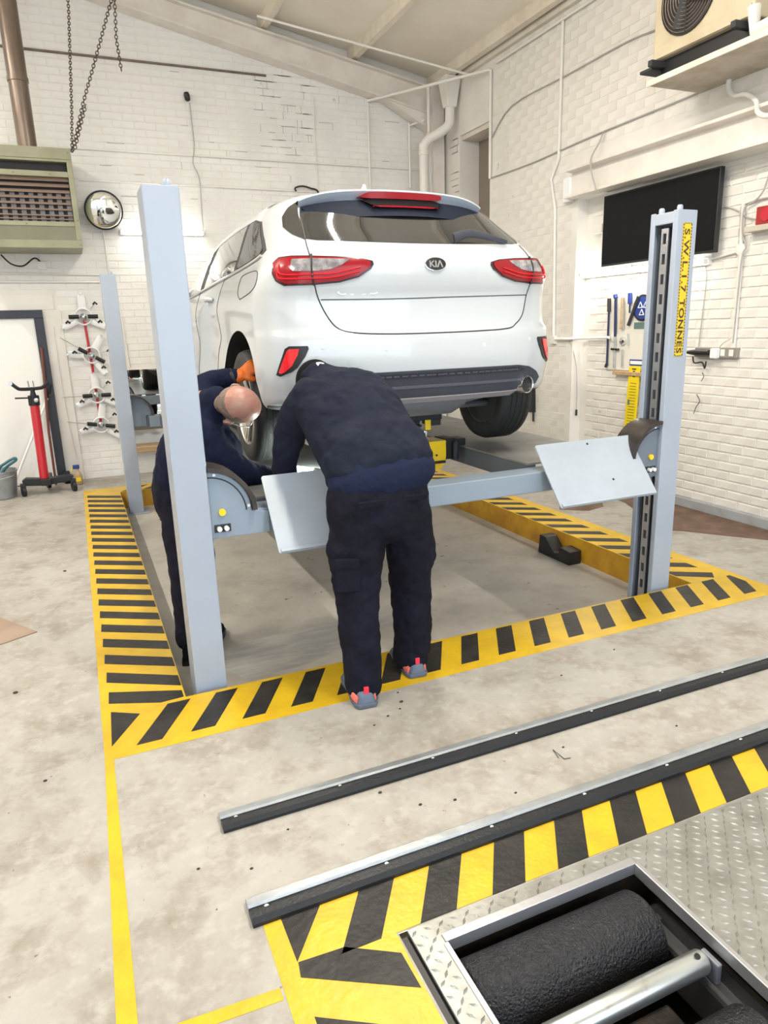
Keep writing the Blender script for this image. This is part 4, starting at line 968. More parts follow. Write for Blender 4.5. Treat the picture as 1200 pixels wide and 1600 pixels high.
# conduits on the back wall
tube_lamp('strip_light', (-2.6, 6.3, 5.05), (-2.6, 7.8, 5.05), (0, 0, -1), 'added unseen ceiling strip light on the left side near the back wall', 100, 1, (0, 0, -1), 'tubeadded')  # one more out-of-view lamp, added to brighten the back wall
def conduit(pts, r, label, m='conduit', name='conduit', k=1): return cable(name, pts, r, m, label, 'conduit', None, k, None)
conduit([(.24, 8.682, 3.525), (4.30, 8.682, 3.525)], .012, 'white conduit running level across the back wall above the mirror')
conduit([(.30, 8.685, 3.215), (4.25, 8.685, 3.20)], .010, 'thin white conduit level with the convex mirror top')
conduit([(-1.2, 8.688, 4.41), (2.42, 8.688, 4.405)], .012, 'brown cable running level high on the back wall', 'flue')
conduit([(-1.2, 8.68, 2.285), (.41, 8.68, 2.255), (.48, 8.68, 2.255), (.48, 8.68, 2.78)], .010, 'upper white conduit below the heater turning up to the mirror')
conduit([(-1.2, 8.68, 2.19), (.535, 8.68, 2.18), (.575, 8.68, 1.25)], .012, 'lower white conduit below the heater turning down behind the far post')
conduit([(2.975, 8.688, 4.24), (2.965, 8.688, 3.8), (2.975, 8.688, 2.9)], .007, 'thin grey cable hanging down the bricks above the car roof', 'conduit')
conduit([(3.66, 8.682, 4.27), (3.655, 8.682, 2.6)], .014, 'vertical white conduit on the back wall above the car roof')
conduit([(3.66, 8.67, 4.25), (4.60, 7.43, 4.30)], .016, 'white conduit crossing the corner below the rafter')
conduit([(4.605, 7.42, 4.30), (4.605, 7.42, 3.20)], .016, 'vertical white conduit beside the brown panel')
conduit([(4.61, 6.165, 4.35), (4.61, 6.165, 3.15), (4.61, 6.28, 2.98), (4.61, 6.20, 2.7), (4.61, 6.16, 1.44)], .016, 'long vertical white conduit on the brick pier', k=1)
conduit([(4.60, 7.3, 4.33), (4.60, 6.15, 4.335), (4.60, 4.2, 4.34)], .014, 'white conduit running under the eaves of the right wall')
conduit([(2.2, 8.1, 4.76), (4.60, 7.75, 4.33)], .013, 'slim white tie rod slung below the purlins')
tag(MB().box(4.595, 4.63, 6.125, 6.205, 1.38, 1.46).build('conduit_box', 'conduit', bevel=.004), 'white conduit box at the foot of the pier conduit', 'box')
conduit([(4.60, 6.125, 1.43), (4.60, 5.88, 1.432), (4.70, 5.80, 1.435), (4.70, 5.42, 1.442)], .013, 'short white pipe passing round the alcove corner')
tag(MB().lathe([(.045, 0), (.045, .03), (.03, .036)], (4.756, 5.39, 1.445), (-1, 0, 0), 20).build('junction_box', 'conduit', None, True, ang=40), 'round white junction box at the end of the alcove pipe', 'box')
for pts, lab in (([(4.612, 7.42, 3.205), (4.612, 6.6, 3.20), (4.612, 5.57, 3.236), (4.612, 3.9, 3.255), (4.612, 3.3, 3.26)], 'thin dark cable running along the right wall above the steel lintel'),
                 ([(4.615, 7.40, 3.62), (4.615, 7.0, 3.835), (4.615, 6.1, 3.85), (4.615, 5.3, 3.862), (4.615, 4.98, 3.84), (4.615, 4.5, 3.82)], 'thin grey cable running along the wall to the fan unit'),
                 ([(4.59, 5.50, 3.23), (4.585, 5.545, 3.15), (4.49, 5.54, 2.98), (4.49, 5.44, 2.72)], 'thin cable dropping from the wall to the television')):
    cable('wall_cable', pts, .007, 'conduit_grey', lab, k=4)
# downpipe in the corner
dp = thing('downpipe', 'white rainwater pipe with an offset bend in the back corner', 'pipe', (4.3, 8.4, 2.6))
MB().tube(smooth_path([(4.52, 8.20, 4.44), (4.52, 8.20, 4.05), (4.50, 8.20, 3.93), (4.42, 8.24, 3.86), (4.30, 8.34, 3.79), (4.26, 8.38, 3.70), (4.255, 8.38, 3.55), (4.255, 8.38, 1.5)], 5), .056, 18).build('pipe', 'conduit', dp, True, ang=80)
MB().loft([[(4.52 + a * w, 8.20 + c_ * w, z) for a, c_ in ((-1, -1), (1, -1), (1, 1), (-1, 1))] for z, w in ((4.12, .06), (4.44, .105))]).build('hopper', 'conduit', dp, bevel=.006)
for z, y, x in ((3.62, 8.38, 4.256), (3.0, 8.38, 4.255)): MB().lathe([(.056, 0), (.064, .004), (.064, .05), (.056, .054)], (x, y, z), n=20).build('collar', 'conduit', dp, True, ang=40)
cable('corner_pipe', [(4.36, 8.44, 4.40), (4.36, 8.44, 3.9), (4.37, 8.44, 3.4), (4.40, 8.46, 3.2), (4.41, 8.47, 2.6)], .020, 'conduit', 'slim white pipe beside the downpipe in the corner', 'pipe', None, 4)
cable('corner_pipe', [(4.40, 8.45, 3.62), (4.385, 8.44, 3.45), (4.36, 8.44, 3.28), (4.35, 8.44, 3.2)], .014, 'conduit', 'short curved white hose looped behind the downpipe', 'pipe', None, 4)
cable('corner_pipe', [(4.20, 8.66, 3.3), (4.20, 8.66, 3.98), (4.22, 8.66, 4.02), (4.34, 8.5, 4.05)], .014, 'conduit', 'thin white pipe left of the downpipe near the haunch', 'pipe', None, 3)
# white door with black frame
d2 = struct(MB().box(-1.35, -.33, 8.655, 8.70, .01, 1.815).build('door_2', 'doorwhite', bevel=.004))
for bx in ((-1.43, -.245, 1.81, 1.895), (-.335, -.245, 0, 1.81), (-1.43, -1.345, 0, 1.81)): struct(MB().box(bx[0], bx[1], 8.625, 8.70, bx[2], bx[3]).build('door_frame', 'doorframe', d2, bevel=.004))
t5 = struct(MB().box(-1.5, -.12, 8.680, 8.70, 1.895, 2.06).build('trim_5', 'wallpaint', bevel=.003)); struct(MB().box(-.245, -.06, 8.682, 8.70, 0, 1.895).build('trim_6', 'wallpaint', bevel=.003))
cable('wall_lead', [(-.15, 8.675, 1.72), (-.16, 8.67, 1.2), (-.14, 8.67, .6), (-.12, 8.67, .3), (-.11, 8.66, .24)], .004, 'conduit', 'thin pale lead running down beside the black door frame')
cable('heater_lead', [(-.55, 8.62, 2.45), (-.47, 8.6, 2.36), (-.36, 8.62, 2.34), (-.25, 8.66, 2.42), (-.20, 8.68, 2.40), (-.19, 8.685, 2.36)], .008, 'black', 'short black flex looping below the heater')
tag(MB().box(-.225, -.135, 8.67, 8.70, 2.31, 2.39).build('wall_socket', 'conduit', bevel=.004), 'white wall socket under the heater', 'socket')
# wheel clamps on a red strip
tag(MB().tube([(.165, 8.685, 1.80), (.185, 8.685, 1.20), (.195, 8.685, .62)], .014, 8).build('clamp_rail', 'red', None, True), 'dark red vertical bar behind the wheel clamps', 'bar')
def clamp(x, z, rot, label, rod):
    t = thing('wheel_clamp', label, 'wheel clamp', (x, 8.6, z), 'wheel clamps on the back wall')
    y = 8.64
    def P(r, a, dy=0): a = math.radians(a + rot); return Vector((x + r * math.cos(a), y + dy, z + r * math.sin(a)))
    MB().lathe([(.035, -.05), (.035, .02), (.02, .03), (.012, .04)], (x, y, z), (0, -1, 0), 18).build('hub', 'steel', t, True, ang=40)
    R = [P(.085, a) for a in range(0, 361, 15)]; MB().tube(R[:-1] + [R[0]], (.016, .010), 8, False).build('ring', 'signwhite', t, True)
    for a in (90, 207, 333):
        MB().tube([P(.075, a, .01), P(.17, a, .0), P(.24, a, -.005)], [(.042, .012), (.040, .012), (.034, .012)], 10, hint=(0, 1, 0)).build('arm', 'signwhite', t, True, ang=60)
        MB().lathe([(.012, 0), (.012, .05)], P(.245, a, -.0), (0, -1, 0), 10).build('claw', 'steel', t, True)
    for s in (0, 180): MB().tube([P(.045, s, -.02), P(.15, s, -.02)], .022, 10).build('grip', 'blackrub', t, True)
    for a, r in ((20, .0), (200, .175), (-20, .175), (45, .19)):
        if r: 
            q = P(r, a, -.02); MB().tube([q + Vector((-.022, 0, -.008)), q + Vector((0, -.004, .016)), q + Vector((.022, 0, -.008))], .010, 8).build('knob', 'black', t, True)
            MB().tube([q, P(r * .6, a, .0)], .004, 6).build('knob_stem', 'steel', t)
    if rod: MB().tube([P(.15, rod, -.01), P(.36, rod, -.01)], .005, 6).build('lever_rod', 'steel', t)
clamp(.160, 1.815, 0, 'topmost white wheel clamp on the back wall', None)
clamp(.192, 1.398, -32, 'second wheel clamp from the top, hung tilted', 178)
clamp(.190, .955, 0, 'third wheel clamp from the top', 180)
clamp(.195, .618, -10, 'lowest white wheel clamp on the back wall', 180)
# long wall mirror over a wooden ledge
mr = thing('wall_mirror', 'wide wall mirror low on the back wall behind the car', 'mirror', (2.0, 8.68, .33))
MB().box(.50, 3.42, 8.672, 8.684, .36, 1.215).build('mirror_pane', 'mirror', mr); MB().box(.51, 3.41, 8.684, 8.70, .34, 1.205).build('backing_board', 'wood', mr)
tag(MB().box(.47, 3.45, 8.60, 8.70, .265, .325).build('wooden_ledge', 'wood', bevel=.004), 'pale wooden ledge under the wall mirror', 'ledge')

# transmission jack, bucket, poles, spray bottle by the door
t = thing('transmission_jack', 'red pillar jack with black saddle arms beside the white door', 'jack', (-.43, 8.14, 0))
MB().lathe([(.046, .16), (.046, .93)], (-.45, 8.12, 0), (.02, 0, 1), 24).build('pillar', 'red', t, True, ang=40)
MB().lathe([(.054, .93), (.054, 1.03), (.03, 1.035), (.022, 1.07), (.022, 1.10)], (-.45, 8.12, 0), (.02, 0, 1), 20).build('collar', 'blackrub', t, True, ang=40)
MB().tube(smooth_path([(-.62, 8.11, 1.17), (-.57, 8.11, 1.12), (-.53, 8.12, 1.10), (-.38, 8.12, 1.10), (-.32, 8.11, 1.115), (-.27, 8.11, 1.165)], 3), [(.012, .018)] * 16, 8).build('saddle_arm', 'blackrub', t, True)
MB().lathe([(.02, 0), (.02, .03)], (-.62, 8.11, 1.165), (0, -1, 0), 14).build('saddle_eye', 'steel', t, True)
for x in (-.455, -.41): MB().tube([(x, 8.12, 1.10), (x - .005, 8.12, 1.18)], .007, 8).build('saddle_pin', 'steel', t)
MB().tube([(-.46, 8.10, 1.01), (-.60, 8.09, 1.015)], .008, 8).build('release_lever', 'blackrub', t, True)
MB().lathe([(.022, 0), (.022, .02), (.012, .024)], (-.405, 8.075, .985), (0, -1, 0), 14).build('dial', 'steel', t, True)
MB().prism([(-.66, .16), (-.64, .105), (-.43, .09), (-.20, .115), (-.16, .16), (-.20, .18), (-.43, .16), (-.62, .185)], 'y', 8.06, 8.16).build('cross_foot', 'blackrub', t, bevel=.006)
MB().box(-.48, -.38, 8.0, 8.42, .10, .165).build('long_foot', 'blackrub', t, bevel=.006)
for x, y in ((-.655, 8.06), (-.17, 8.06), (-.43, 8.40)):
    w = MB().lathe([(.02, -.018), (.056, -.018), (.056, .018), (.02, .018)], (x, y, .056), (1, .3, 0), 20).build('castor_wheel', 'blackrub', t, True, ang=40)
    MB().box(x - .025, x + .025, y - .02, y + .03, .075, .135).build('castor_fork', 'black', t)
bk = thing('bucket', 'grey galvanised bucket at the left edge by the door', 'bucket', (-.87, 8.12, 0))
MB().lathe([(.0, .004), (.145, .005), (.178, .27), (.184, .275), (.184, .29), (.172, .29), (.138, .02), (.0, .015)], (-.87, 8.12, 0), n=28, cap=False).build('pail', 'bucket', bk, True, ang=35)
MB().tube([(-.69, 8.12, .282), (-.72, 8.0, .24), (-.87, 7.935, .22), (-1.02, 8.0, .24), (-1.05, 8.12, .282)], .004, 6).build('bail_handle', 'steel', bk, True)
br = MB().tube(smooth_path([(-.90, 8.13, .06), (-.86, 8.13, .29), (-.78, 8.13, .36), (-.70, 8.13, .40), (-.69, 8.13, .375), (-.79, 8.13, .31), (-.87, 8.13, .20)], 4), .014, 8).build('squeegee_handle', 'teal', None, True); tag(br, 'teal plastic handle sticking out of the bucket', 'handle')
pth = thing('white_pole', 'thin white pole with a black grip leaning behind the jack', 'pole', (-.75, 8.45, 0))
MB().tube([(-.80, 8.42, .01), (-.30, 8.62, 1.0)], .014, 8).build('shaft', 'signwhite', pth, True); MB().tube([(-.32, 8.613, .96), (-.265, 8.634, 1.10)], .017, 8).build('grip', 'black', pth, True)
tag(MB().tube([(-.36, 8.50, .005), (-.355, 8.56, .6), (-.30, 8.615, 1.5)], [.013, .014, .017], 8).build('brown_pole', 'brownpole', None, True), 'brown pole leaning on the black door frame', 'pole')
sb = thing('spray_bottle', 'amber spray bottle with a blue trigger on the floor by the door frame', 'bottle', (-.12, 8.42, 0))
MB().lathe([(.0, .002), (.038, .003), (.042, .02), (.042, .10), (.030, .13), (.014, .155), (.014, .17)], (-.12, 8.42, 0), n=20).build('bottle', 'bottle', sb, True, ang=50)
MB().box(-.165, -.095, 8.405, 8.435, .175, .222).build('trigger_head', 'blue', sb, bevel=.008); MB().tube([(-.165, 8.42, .20), (-.185, 8.42, .15)], .007, 8).build('trigger', 'rulery', sb, True)
MB().box(-.145, -.095, 8.376, 8.381, .04, .085).build('bottle_label', 'rulery', sb)
tag(MB().lathe([(.02, -.03), (.07, -.03), (.07, .03), (.02, .03)], (-.24, 8.55, .072), (1, .2, 0), 20).build('black_reel', 'blackrub', None, True, ang=40), 'small black roll standing beside the spray bottle', 'roll')

# ================================================================== RIGHT WALL / ALCOVE
tv = thing('television', 'large black flat television on the alcove wall', 'television', (4.68, 4.95, 2.1))
MB().box(4.655, 4.70, 4.235, 5.53, 2.085, 2.70).build('case', 'black', tv, bevel=.004); MB().box(4.652, 4.656, 4.247, 5.518, 2.105, 2.688).build('screen', 'tv', tv)
MB().box(4.70, 4.757, 4.7, 5.06, 2.25, 2.55).build('wall_bracket', 'black', tv)
tag(MB().box(4.70, 4.757, 5.60, 5.72, 2.40, 2.48).build('tv_bracket_box', 'conduit', bevel=.004), 'small white box on the alcove wall left of the television', 'box')
tag(MB().box(4.575, 4.63, 5.93, 6.04, 2.72, 2.94).build('alarm_sounder', 'signwhite', bevel=.008), 'small white box at the end of the steel lintel', 'box')
cable('tv_cable', [(4.735, 4.24, 2.42), (4.735, 4.14, 2.38), (4.735, 4.09, 2.33), (4.735, 4.08, 2.12)], .005, 'conduit_grey', 'cable from the television down to the white junction box')
cable('tv_cable', [(4.735, 4.085, 2.34), (4.73, 4.0, 2.30), (4.73, 3.92, 2.285), (4.73, 3.86, 2.31)], .005, 'conduit_grey', 'cable from the junction box to the red box on the shelf')
# tool board
tb = thing('tool_board', 'pale tool board on the alcove wall partly behind the stickered post', 'board', (4.745, 5.1, 1.13))
MB().box(4.735, 4.757, 4.60, 5.50, 1.14, 1.875).build('panel', 'board', tb, bevel=.003); MB().box(4.69, 4.757, 4.60, 5.34, 1.10, 1.135).build('ledge', 'wood', tb, bevel=.003)
MB().box(4.728, 4.735, 4.62, 5.16, 1.19, 1.245).build('maker_plate', 'blue', tb); MB().box(4.726, 4.729, 4.63, 5.15, 1.202, 1.233).build('maker_plate_text', 'signwhite', tb)
MB().box(4.728, 4.735, 4.62, 5.13, 1.52, 1.575).build('green_label', 'labelgreen', tb)
MB().box(4.729, 4.735, 4.66, 5.0, 1.28, 1.50).build('notice', 'signwhite', tb)
def tool(name, label, pts, cat='tool'):
    t = thing(name, label, cat, (4.72, pts[0][1][0][0], pts[0][1][-1][1]), 'tools on the tool board')
    for nm, pp, r, m in pts: MB().tube([(4.715, y, z) for y, z in pp], r, 8).build(nm, m, t, True, ang=60)
    return t
tool('pry_bar', 'long navy bar with a black grip, leftmost on the tool board', [('shaft', [(5.46, 1.74), (5.45, 1.19)], .010, 'navy'), ('grip', [(5.465, 1.80), (5.458, 1.68)], .018, 'under'), ('tip', [(5.45, 1.20), (5.468, 1.165)], .013, 'navy')])
tool('tommy_bar', 'blue and black bar, second from the left on the tool board', [('shaft', [(5.375, 1.80), (5.355, 1.45)], .013, 'navy'), ('lower_shaft', [(5.355, 1.45), (5.35, 1.16)], .008, 'steel'), ('collar', [(5.375, 1.80), (5.385, 1.83)], .020, 'blue'), ('cross_handle', [(5.40, 1.335), (5.30, 1.332)], .010, 'black')])
tool('hammer', 'wooden handled hammer on the tool board', [('handle', [(5.285, 1.80), (5.275, 1.62), (5.28, 1.52)], .015, 'wood'), ('shaft', [(5.262, 1.80), (5.255, 1.52)], .006, 'steel')])
tool('screwdriver', 'blue handled screwdriver hanging upright on the tool board', [('handle', [(5.19, 1.835), (5.185, 1.74)], .020, 'blue'), ('shaft', [(5.185, 1.74), (5.183, 1.66)], .007, 'navy')])
tool('scraper', 'dark scraper hanging at a slant on the tool board', [('blade', [(5.08, 1.80), (5.19, 1.55)], .015, 'under')])
tool('small_driver', 'thin silver driver below the blue handle on the tool board', [('shaft', [(5.187, 1.48), (5.18, 1.37)], .006, 'steel')])
tool('long_driver', 'thin silver rod low on the tool board', [('shaft', [(5.25, 1.33), (5.243, 1.165)], .007, 'steel')])
tb2 = MB().lathe([(.0, .03), (.03, .026), (.036, .012), (.036, 0)], (4.733, 5.258, 1.41), (-1, 0, 0), 20).build('round_gauge', 'chrome', None, True); tag(tb2, 'small round black and chrome gauge on the tool board', 'gauge')
dsc = thing('round_sign', 'round blue sign with white triangles behind the stickered post', 'sign', (4.725, 5.0, 1.70))
MB().lathe([(.115, 0), (.115, .012)], (4.735, 5.035, 1.70), (-1, 0, 0), 36).build('rim', 'black', dsc); MB().lathe([(.098, .0), (.098, .015)], (4.735, 5.035, 1.70), (-1, 0, 0), 36).build('disc', 'blue', dsc)
for y, z in ((5.055, 1.718), (5.035, 1.655), (4.99, 1.718)):
    for q in range(3):
        a = [(y + .032 * math.cos(math.radians(90 + 120 * (q + e))), z + .032 * math.sin(math.radians(90 + 120 * (q + e)))) for e in (0, 1)]
        MB().tube([(4.718, *a[0]), (4.718, *a[1])], .004, 5).build('triangle_side', 'signwhite', dsc)
tag(MB().box(4.730, 4.737, 4.90, 5.0, 1.90, 1.955).build('blue_card', 'bluelight'), 'small pale blue card above the round sign', 'card')
yr_ = thing('height_gauge', 'yellow gauge board leaning under the tool board', 'gauge board', (4.71, 5.08, .3))
MB().prism([(5.005, 1.185), (5.135, 1.185), (5.17, .40), (5.03, .40)], 'x', 4.705, 4.72).build('board', 'rulery', yr_, bevel=.002)
for k in range(22):
    z = 1.03 - k * .027; o = .0012 * k; MB().box(4.7035, 4.7055, 5.03 + o, 5.11 + o * 1.1, z, z + .004).build('printed_line', 'ink', yr_)
for k, w in enumerate((.05, .03, .045, .03)): MB().box(4.7035, 4.7055, 5.07 - w / 2, 5.07 + w / 2, 1.155 - k * .022, 1.167 - k * .022).build('printed_heading', 'ink', yr_)
MB().box(4.7033, 4.7055, 5.105, 5.13, .83, .88).build('printed_mark', 'labelgreen', yr_)
MB().lathe([(.018, 0), (.018, .003)], (4.705, 5.13, .60), (-1, 0, 0), 16).build('printed_ring', 'signwhite', yr_)
cable('pull_cord', [(4.62, 5.90, 1.42), (4.66, 5.85, 1.2), (4.68, 5.84, .95), (4.685, 5.84, .72)], .004, 'conduit_grey', 'grey cord hanging down the white alcove edge')
tag(MB().tube([(4.685, 5.84, .72), (4.685, 5.84, .66)], .011, 8).build('cord_toggle', 'under', None, True), 'small dark toggle at the end of the hanging cord', 'toggle')
# sockets and conduits right of the post
sk = thing('socket_strip', 'grey metal socket strip with plugs on the alcove wall', 'socket', (4.73, 4.18, 1.3))
MB().box(4.715, 4.757, 3.99, 4.40, 1.285, 1.365).build('box', 'socketgrey', sk, bevel=.005)
for y in (4.04, 4.12): MB().box(4.712, 4.716, y - .02, y + .02, 1.30, 1.35).build('socket_face', 'conduit', sk)
tag(MB().box(4.66, 4.713, 4.14, 4.20, 1.28, 1.36).build('white_plug', 'signwhite', bevel=.01), 'white plug in the socket strip', 'plug')
tag(MB().tube([(4.68, 4.22, 1.325), (4.68, 4.34, 1.325), (4.68, 4.44, 1.325)], [.022, .028, .014], 10).build('black_plug', 'black', None, True, ang=50), 'black plugs side by side in the socket strip', 'plug')
cable('socket_lead', [(4.70, 4.40, 1.29), (4.70, 4.38, 1.24), (4.70, 4.30, 1.245), (4.70, 4.27, 1.20), (4.70, 4.26, 1.255)], .006, 'black', 'short black lead hanging below the socket strip')
cable('socket_lead', [(4.715, 4.16, 1.36), (4.715, 4.12, 1.40), (4.715, 4.06, 1.43)], .003, 'wood', 'thin orange brown wire above the white plug')
cable('lamp_lead', [(4.735, 4.42, 2.02), (4.735, 4.36, 1.93), (4.735, 4.37, 1.6), (4.735, 4.38, 1.36)], .005, 'conduit_grey', 'thin lead from the strip light down to the sockets')
conduit([(4.735, 4.04, 1.36), (4.735, 4.05, 2.06)], .017, 'vertical white conduit from the sockets up the alcove wall')
tag(MB().lathe([(.042, 0), (.042, .035), (.028, .04)], (4.757, 4.055, 2.09), (-1, 0, 0), 20).build('junction_box', 'conduit', None, True, ang=40), 'round white junction box on the alcove conduit', 'box')
conduit([(4.735, 4.06, 2.12), (4.735, 4.07, 2.41), (4.735, 3.95, 2.43), (4.735, 3.4, 2.44)], .015, 'white conduit turning toward the right edge above the red box')
conduit([(4.735, 4.34, 2.045), (4.735, 4.09, 2.075)], .010, 'short white conduit joining the strip light to the junction box')
cable('wall_cable', [(4.72, 4.035, 1.4), (4.72, 4.03, 2.0), (4.72, 4.0, 2.1), (4.72, 4.045, 2.2), (4.72, 4.05, 2.37), (4.72, 3.97, 2.41), (4.72, 3.9, 2.47), (4.72, 3.86, 2.6)], .006, 'conduit_grey', 'grey cable clipped along the alcove conduit', k=4)
tag(MB().box(4.66, 4.757, 3.2, 3.985, 2.195, 2.235).build('wall_shelf', 'shelf', bevel=.003), 'short wooden shelf at the right edge of the alcove', 'shelf')
rb = thing('red_box', 'red box standing on the short shelf at the right edge', 'box', (4.70, 3.85, 2.236)); MB().box(4.675, 4.73, 3.74, 3.905, 2.236, 2.36).build('case', 'redbox', rb, bevel=.006); MB().lathe([(.045, 0), (.045, .008)], (4.675, 3.82, 2.30), (-1, 0, 0), 18).build('dial', 'red', rb)
cable('hanging_wire', [(4.735, 4.36, .98), (4.72, 4.31, .93), (4.72, 4.34, .88), (4.73, 4.37, .82)], .003, 'under', 'thin bent wire on the bricks right of the stickered post')
cable('hanging_wire', [(4.735, 4.32, 1.16), (4.72, 4.29, 1.13), (4.73, 4.32, 1.09)], .003, 'under', 'small bent wire on the bricks below the sockets')
# cooling unit on a shelf
ac = thing('air_conditioner', 'beige fan unit on brackets at the top right', 'air conditioner', (4.35, 4.0, 3.4))
MB().box(4.10, 4.44, 3.58, 4.42, 3.385, 4.0).build('casing', 'acbeige', ac, bevel=.012, seg=3)
MB().box(4.092, 4.10, 3.60, 4.40, 3.39, 3.46).build('lower_panel', 'acbeige', ac, bevel=.003)
MB().box(4.15, 4.50, 3.62, 4.38, 3.268, 3.385).build('dark_gap_block', 'black', ac)  # black block painting in the shade of the gap under the casing
fc = Vector((4.099, 4.115, 3.70)); MB().lathe([(.0, -.0), (.235, .0), (.235, .012), (.225, .016), (.225, .004), (.0, .003)], fc, (-1, 0, 0), 40, False).build('fan_recess', 'acgrill', ac, True, ang=40)
for k in range(9):
    r = .03 + .0235 * k; ring = [fc + Vector((-.016, r * math.cos(t), r * math.sin(t))) for t in [2 * math.pi * q / 30 for q in range(31)]]
    MB().tube(ring, .0022, 5, False).build('grille_ring', 'slat', ac, True)
for k in range(3):
    a = math.radians(30 + 120 * k); MB().tube([fc + Vector((-.018, 0, 0)), fc + Vector((-.018, .23 * math.cos(a), .23 * math.sin(a)))], .004, 6).build('grille_spoke', 'acgrill', ac)
for k in range(4):
    a = math.radians(90 * k + 20); u = Vector((0, math.cos(a), math.sin(a))); v = Vector((-.5, -math.sin(a), math.cos(a))).normalized()
    MB().obox(fc + Vector((-.008, 0, 0)) + u * .11, u, v, u.cross(v), .09, .045, .001).build('fan_blade', 'under', ac)
for y in (4.36, 3.66): MB().prism([(4.02, 3.335), (4.63, 3.335), (4.63, 3.375), (4.02, 3.375)], 'y', y - .02, y + .02).build('bracket_arm', 'under', ac, bevel=.003)
MB().box(4.06, 4.60, 4.38, 4.50, 3.325, 3.345).build('bracket_tray', 'under', ac, bevel=.003)
MB().tube([(4.12, 3.60, 3.44), (4.12, 3.58, 3.30), (4.12, 3.2, 3.32)], .04, 12).build('insulated_pipe', 'conduit', ac, True)
sh = thing('drip_shelf', 'stained pale board shelf below the fan unit', 'shelf', (4.36, 3.8, 3.24)); MB().box(4.10, 4.63, 3.1, 4.46, 3.245, 3.268).build('board', 'shelf', sh, bevel=.003); MB().box(4.088, 4.10, 3.1, 4.46, 3.235, 3.275).build('front_edge', 'purlin', sh, bevel=.003)
cable('condensate_hose', [(4.58, 4.16, 3.25), (4.57, 4.15, 3.18), (4.56, 4.08, 3.12), (4.55, 3.98, 3.10), (4.54, 3.88, 3.03), (4.48, 3.80, 2.93), (4.46, 3.66, 2.88), (4.46, 3.3, 2.86)], .018, 'conduit', 'white hose curling down from the drip shelf', 'hose')

hs = thing('hanging_pouch', 'black pouch hanging on the brick pier right of the rear tyre', 'pouch', (4.60, 6.5, .62))
MB().tube([(4.60, 6.50, .96), (4.60, 6.49, .80), (4.60, 6.48, .64)], [(.02, .075), (.02, .085), (.02, .05)], 10, hint=(1, 0, 0)).build('bag', 'black', hs, True); MB().tube([(4.60, 6.47, .64), (4.60, 6.465, .54)], .012, 8).build('strap_end', 'black', hs)

# ================================================================== PEOPLE
def fuse(name, mb, m, parent, voxel=.012, smooth=4, wrinkle=0., wscale=.09, region=None):
    """melt overlapping limb lofts into one continuous skin"""
    o = mb.build(name, m, None)
    r = o.modifiers.new('r', 'REMESH'); r.mode = 'VOXEL'; r.voxel_size = voxel
    s = o.modifiers.new('s', 'SMOOTH'); s.factor = .5; s.iterations = smooth
    if wrinkle:
        tx = bpy.data.textures.new('folds', 'CLOUDS'); tx.noise_scale = wscale; tx.noise_depth = 1
        d = o.modifiers.new('d', 'DISPLACE'); d.texture = tx; d.strength = wrinkle; d.mid_level = .5
        tx2 = bpy.data.textures.new('creases', 'CLOUDS'); tx2.noise_scale = wscale * .38; tx2.noise_depth = 0
        d2 = o.modifiers.new('d2', 'DISPLACE'); d2.texture = tx2; d2.strength = wrinkle * .45; d2.mid_level = .5
        s2 = o.modifiers.new('s2', 'SMOOTH'); s2.factor = .5; s2.iterations = 2
    freeze(o)
    o.data.materials.clear()
    for x in (m if isinstance(m, (list, tuple)) else [m]): o.data.materials.append(M[x])
    for p in o.data.polygons:
        p.use_smooth = True; p.material_index = region(p.center) if region else 0
    return par(o, parent)
def limb(mb, pts, hint=None, n=18, k=4):
    """pts: (x,y,z, ra[, rb]); smooth loft with rounded ends; ra lies across (hint x direction), rb along"""
    P = [Vector(p[:3]) for p in pts]; Rr = [(p[3], p[4] if len(p) > 4 else p[3]) for p in pts]
    path, rad = [], []
    C = smooth_path(P, k); Q = smooth_path([(a, b_, 0) for a, b_ in Rr], k)
    d0 = (C[1] - C[0]).normalized(); d1 = (C[-1] - C[-2]).normalized()
    for f in (.95, .7, .35): path.append(C[0] - d0 * min(Q[0].x, Q[0].y) * f * .8); rad.append((Q[0].x * math.sqrt(1 - f * f), Q[0].y * math.sqrt(1 - f * f)))
    for c, q in zip(C, Q): path.append(c); rad.append((q.x, q.y))
    for f in (.35, .7, .95): path.append(C[-1] + d1 * min(Q[-1].x, Q[-1].y) * f * .8); rad.append((Q[-1].x * math.sqrt(1 - f * f), Q[-1].y * math.sqrt(1 - f * f)))
    mb.tube(path, rad, n, True, hint); return mb
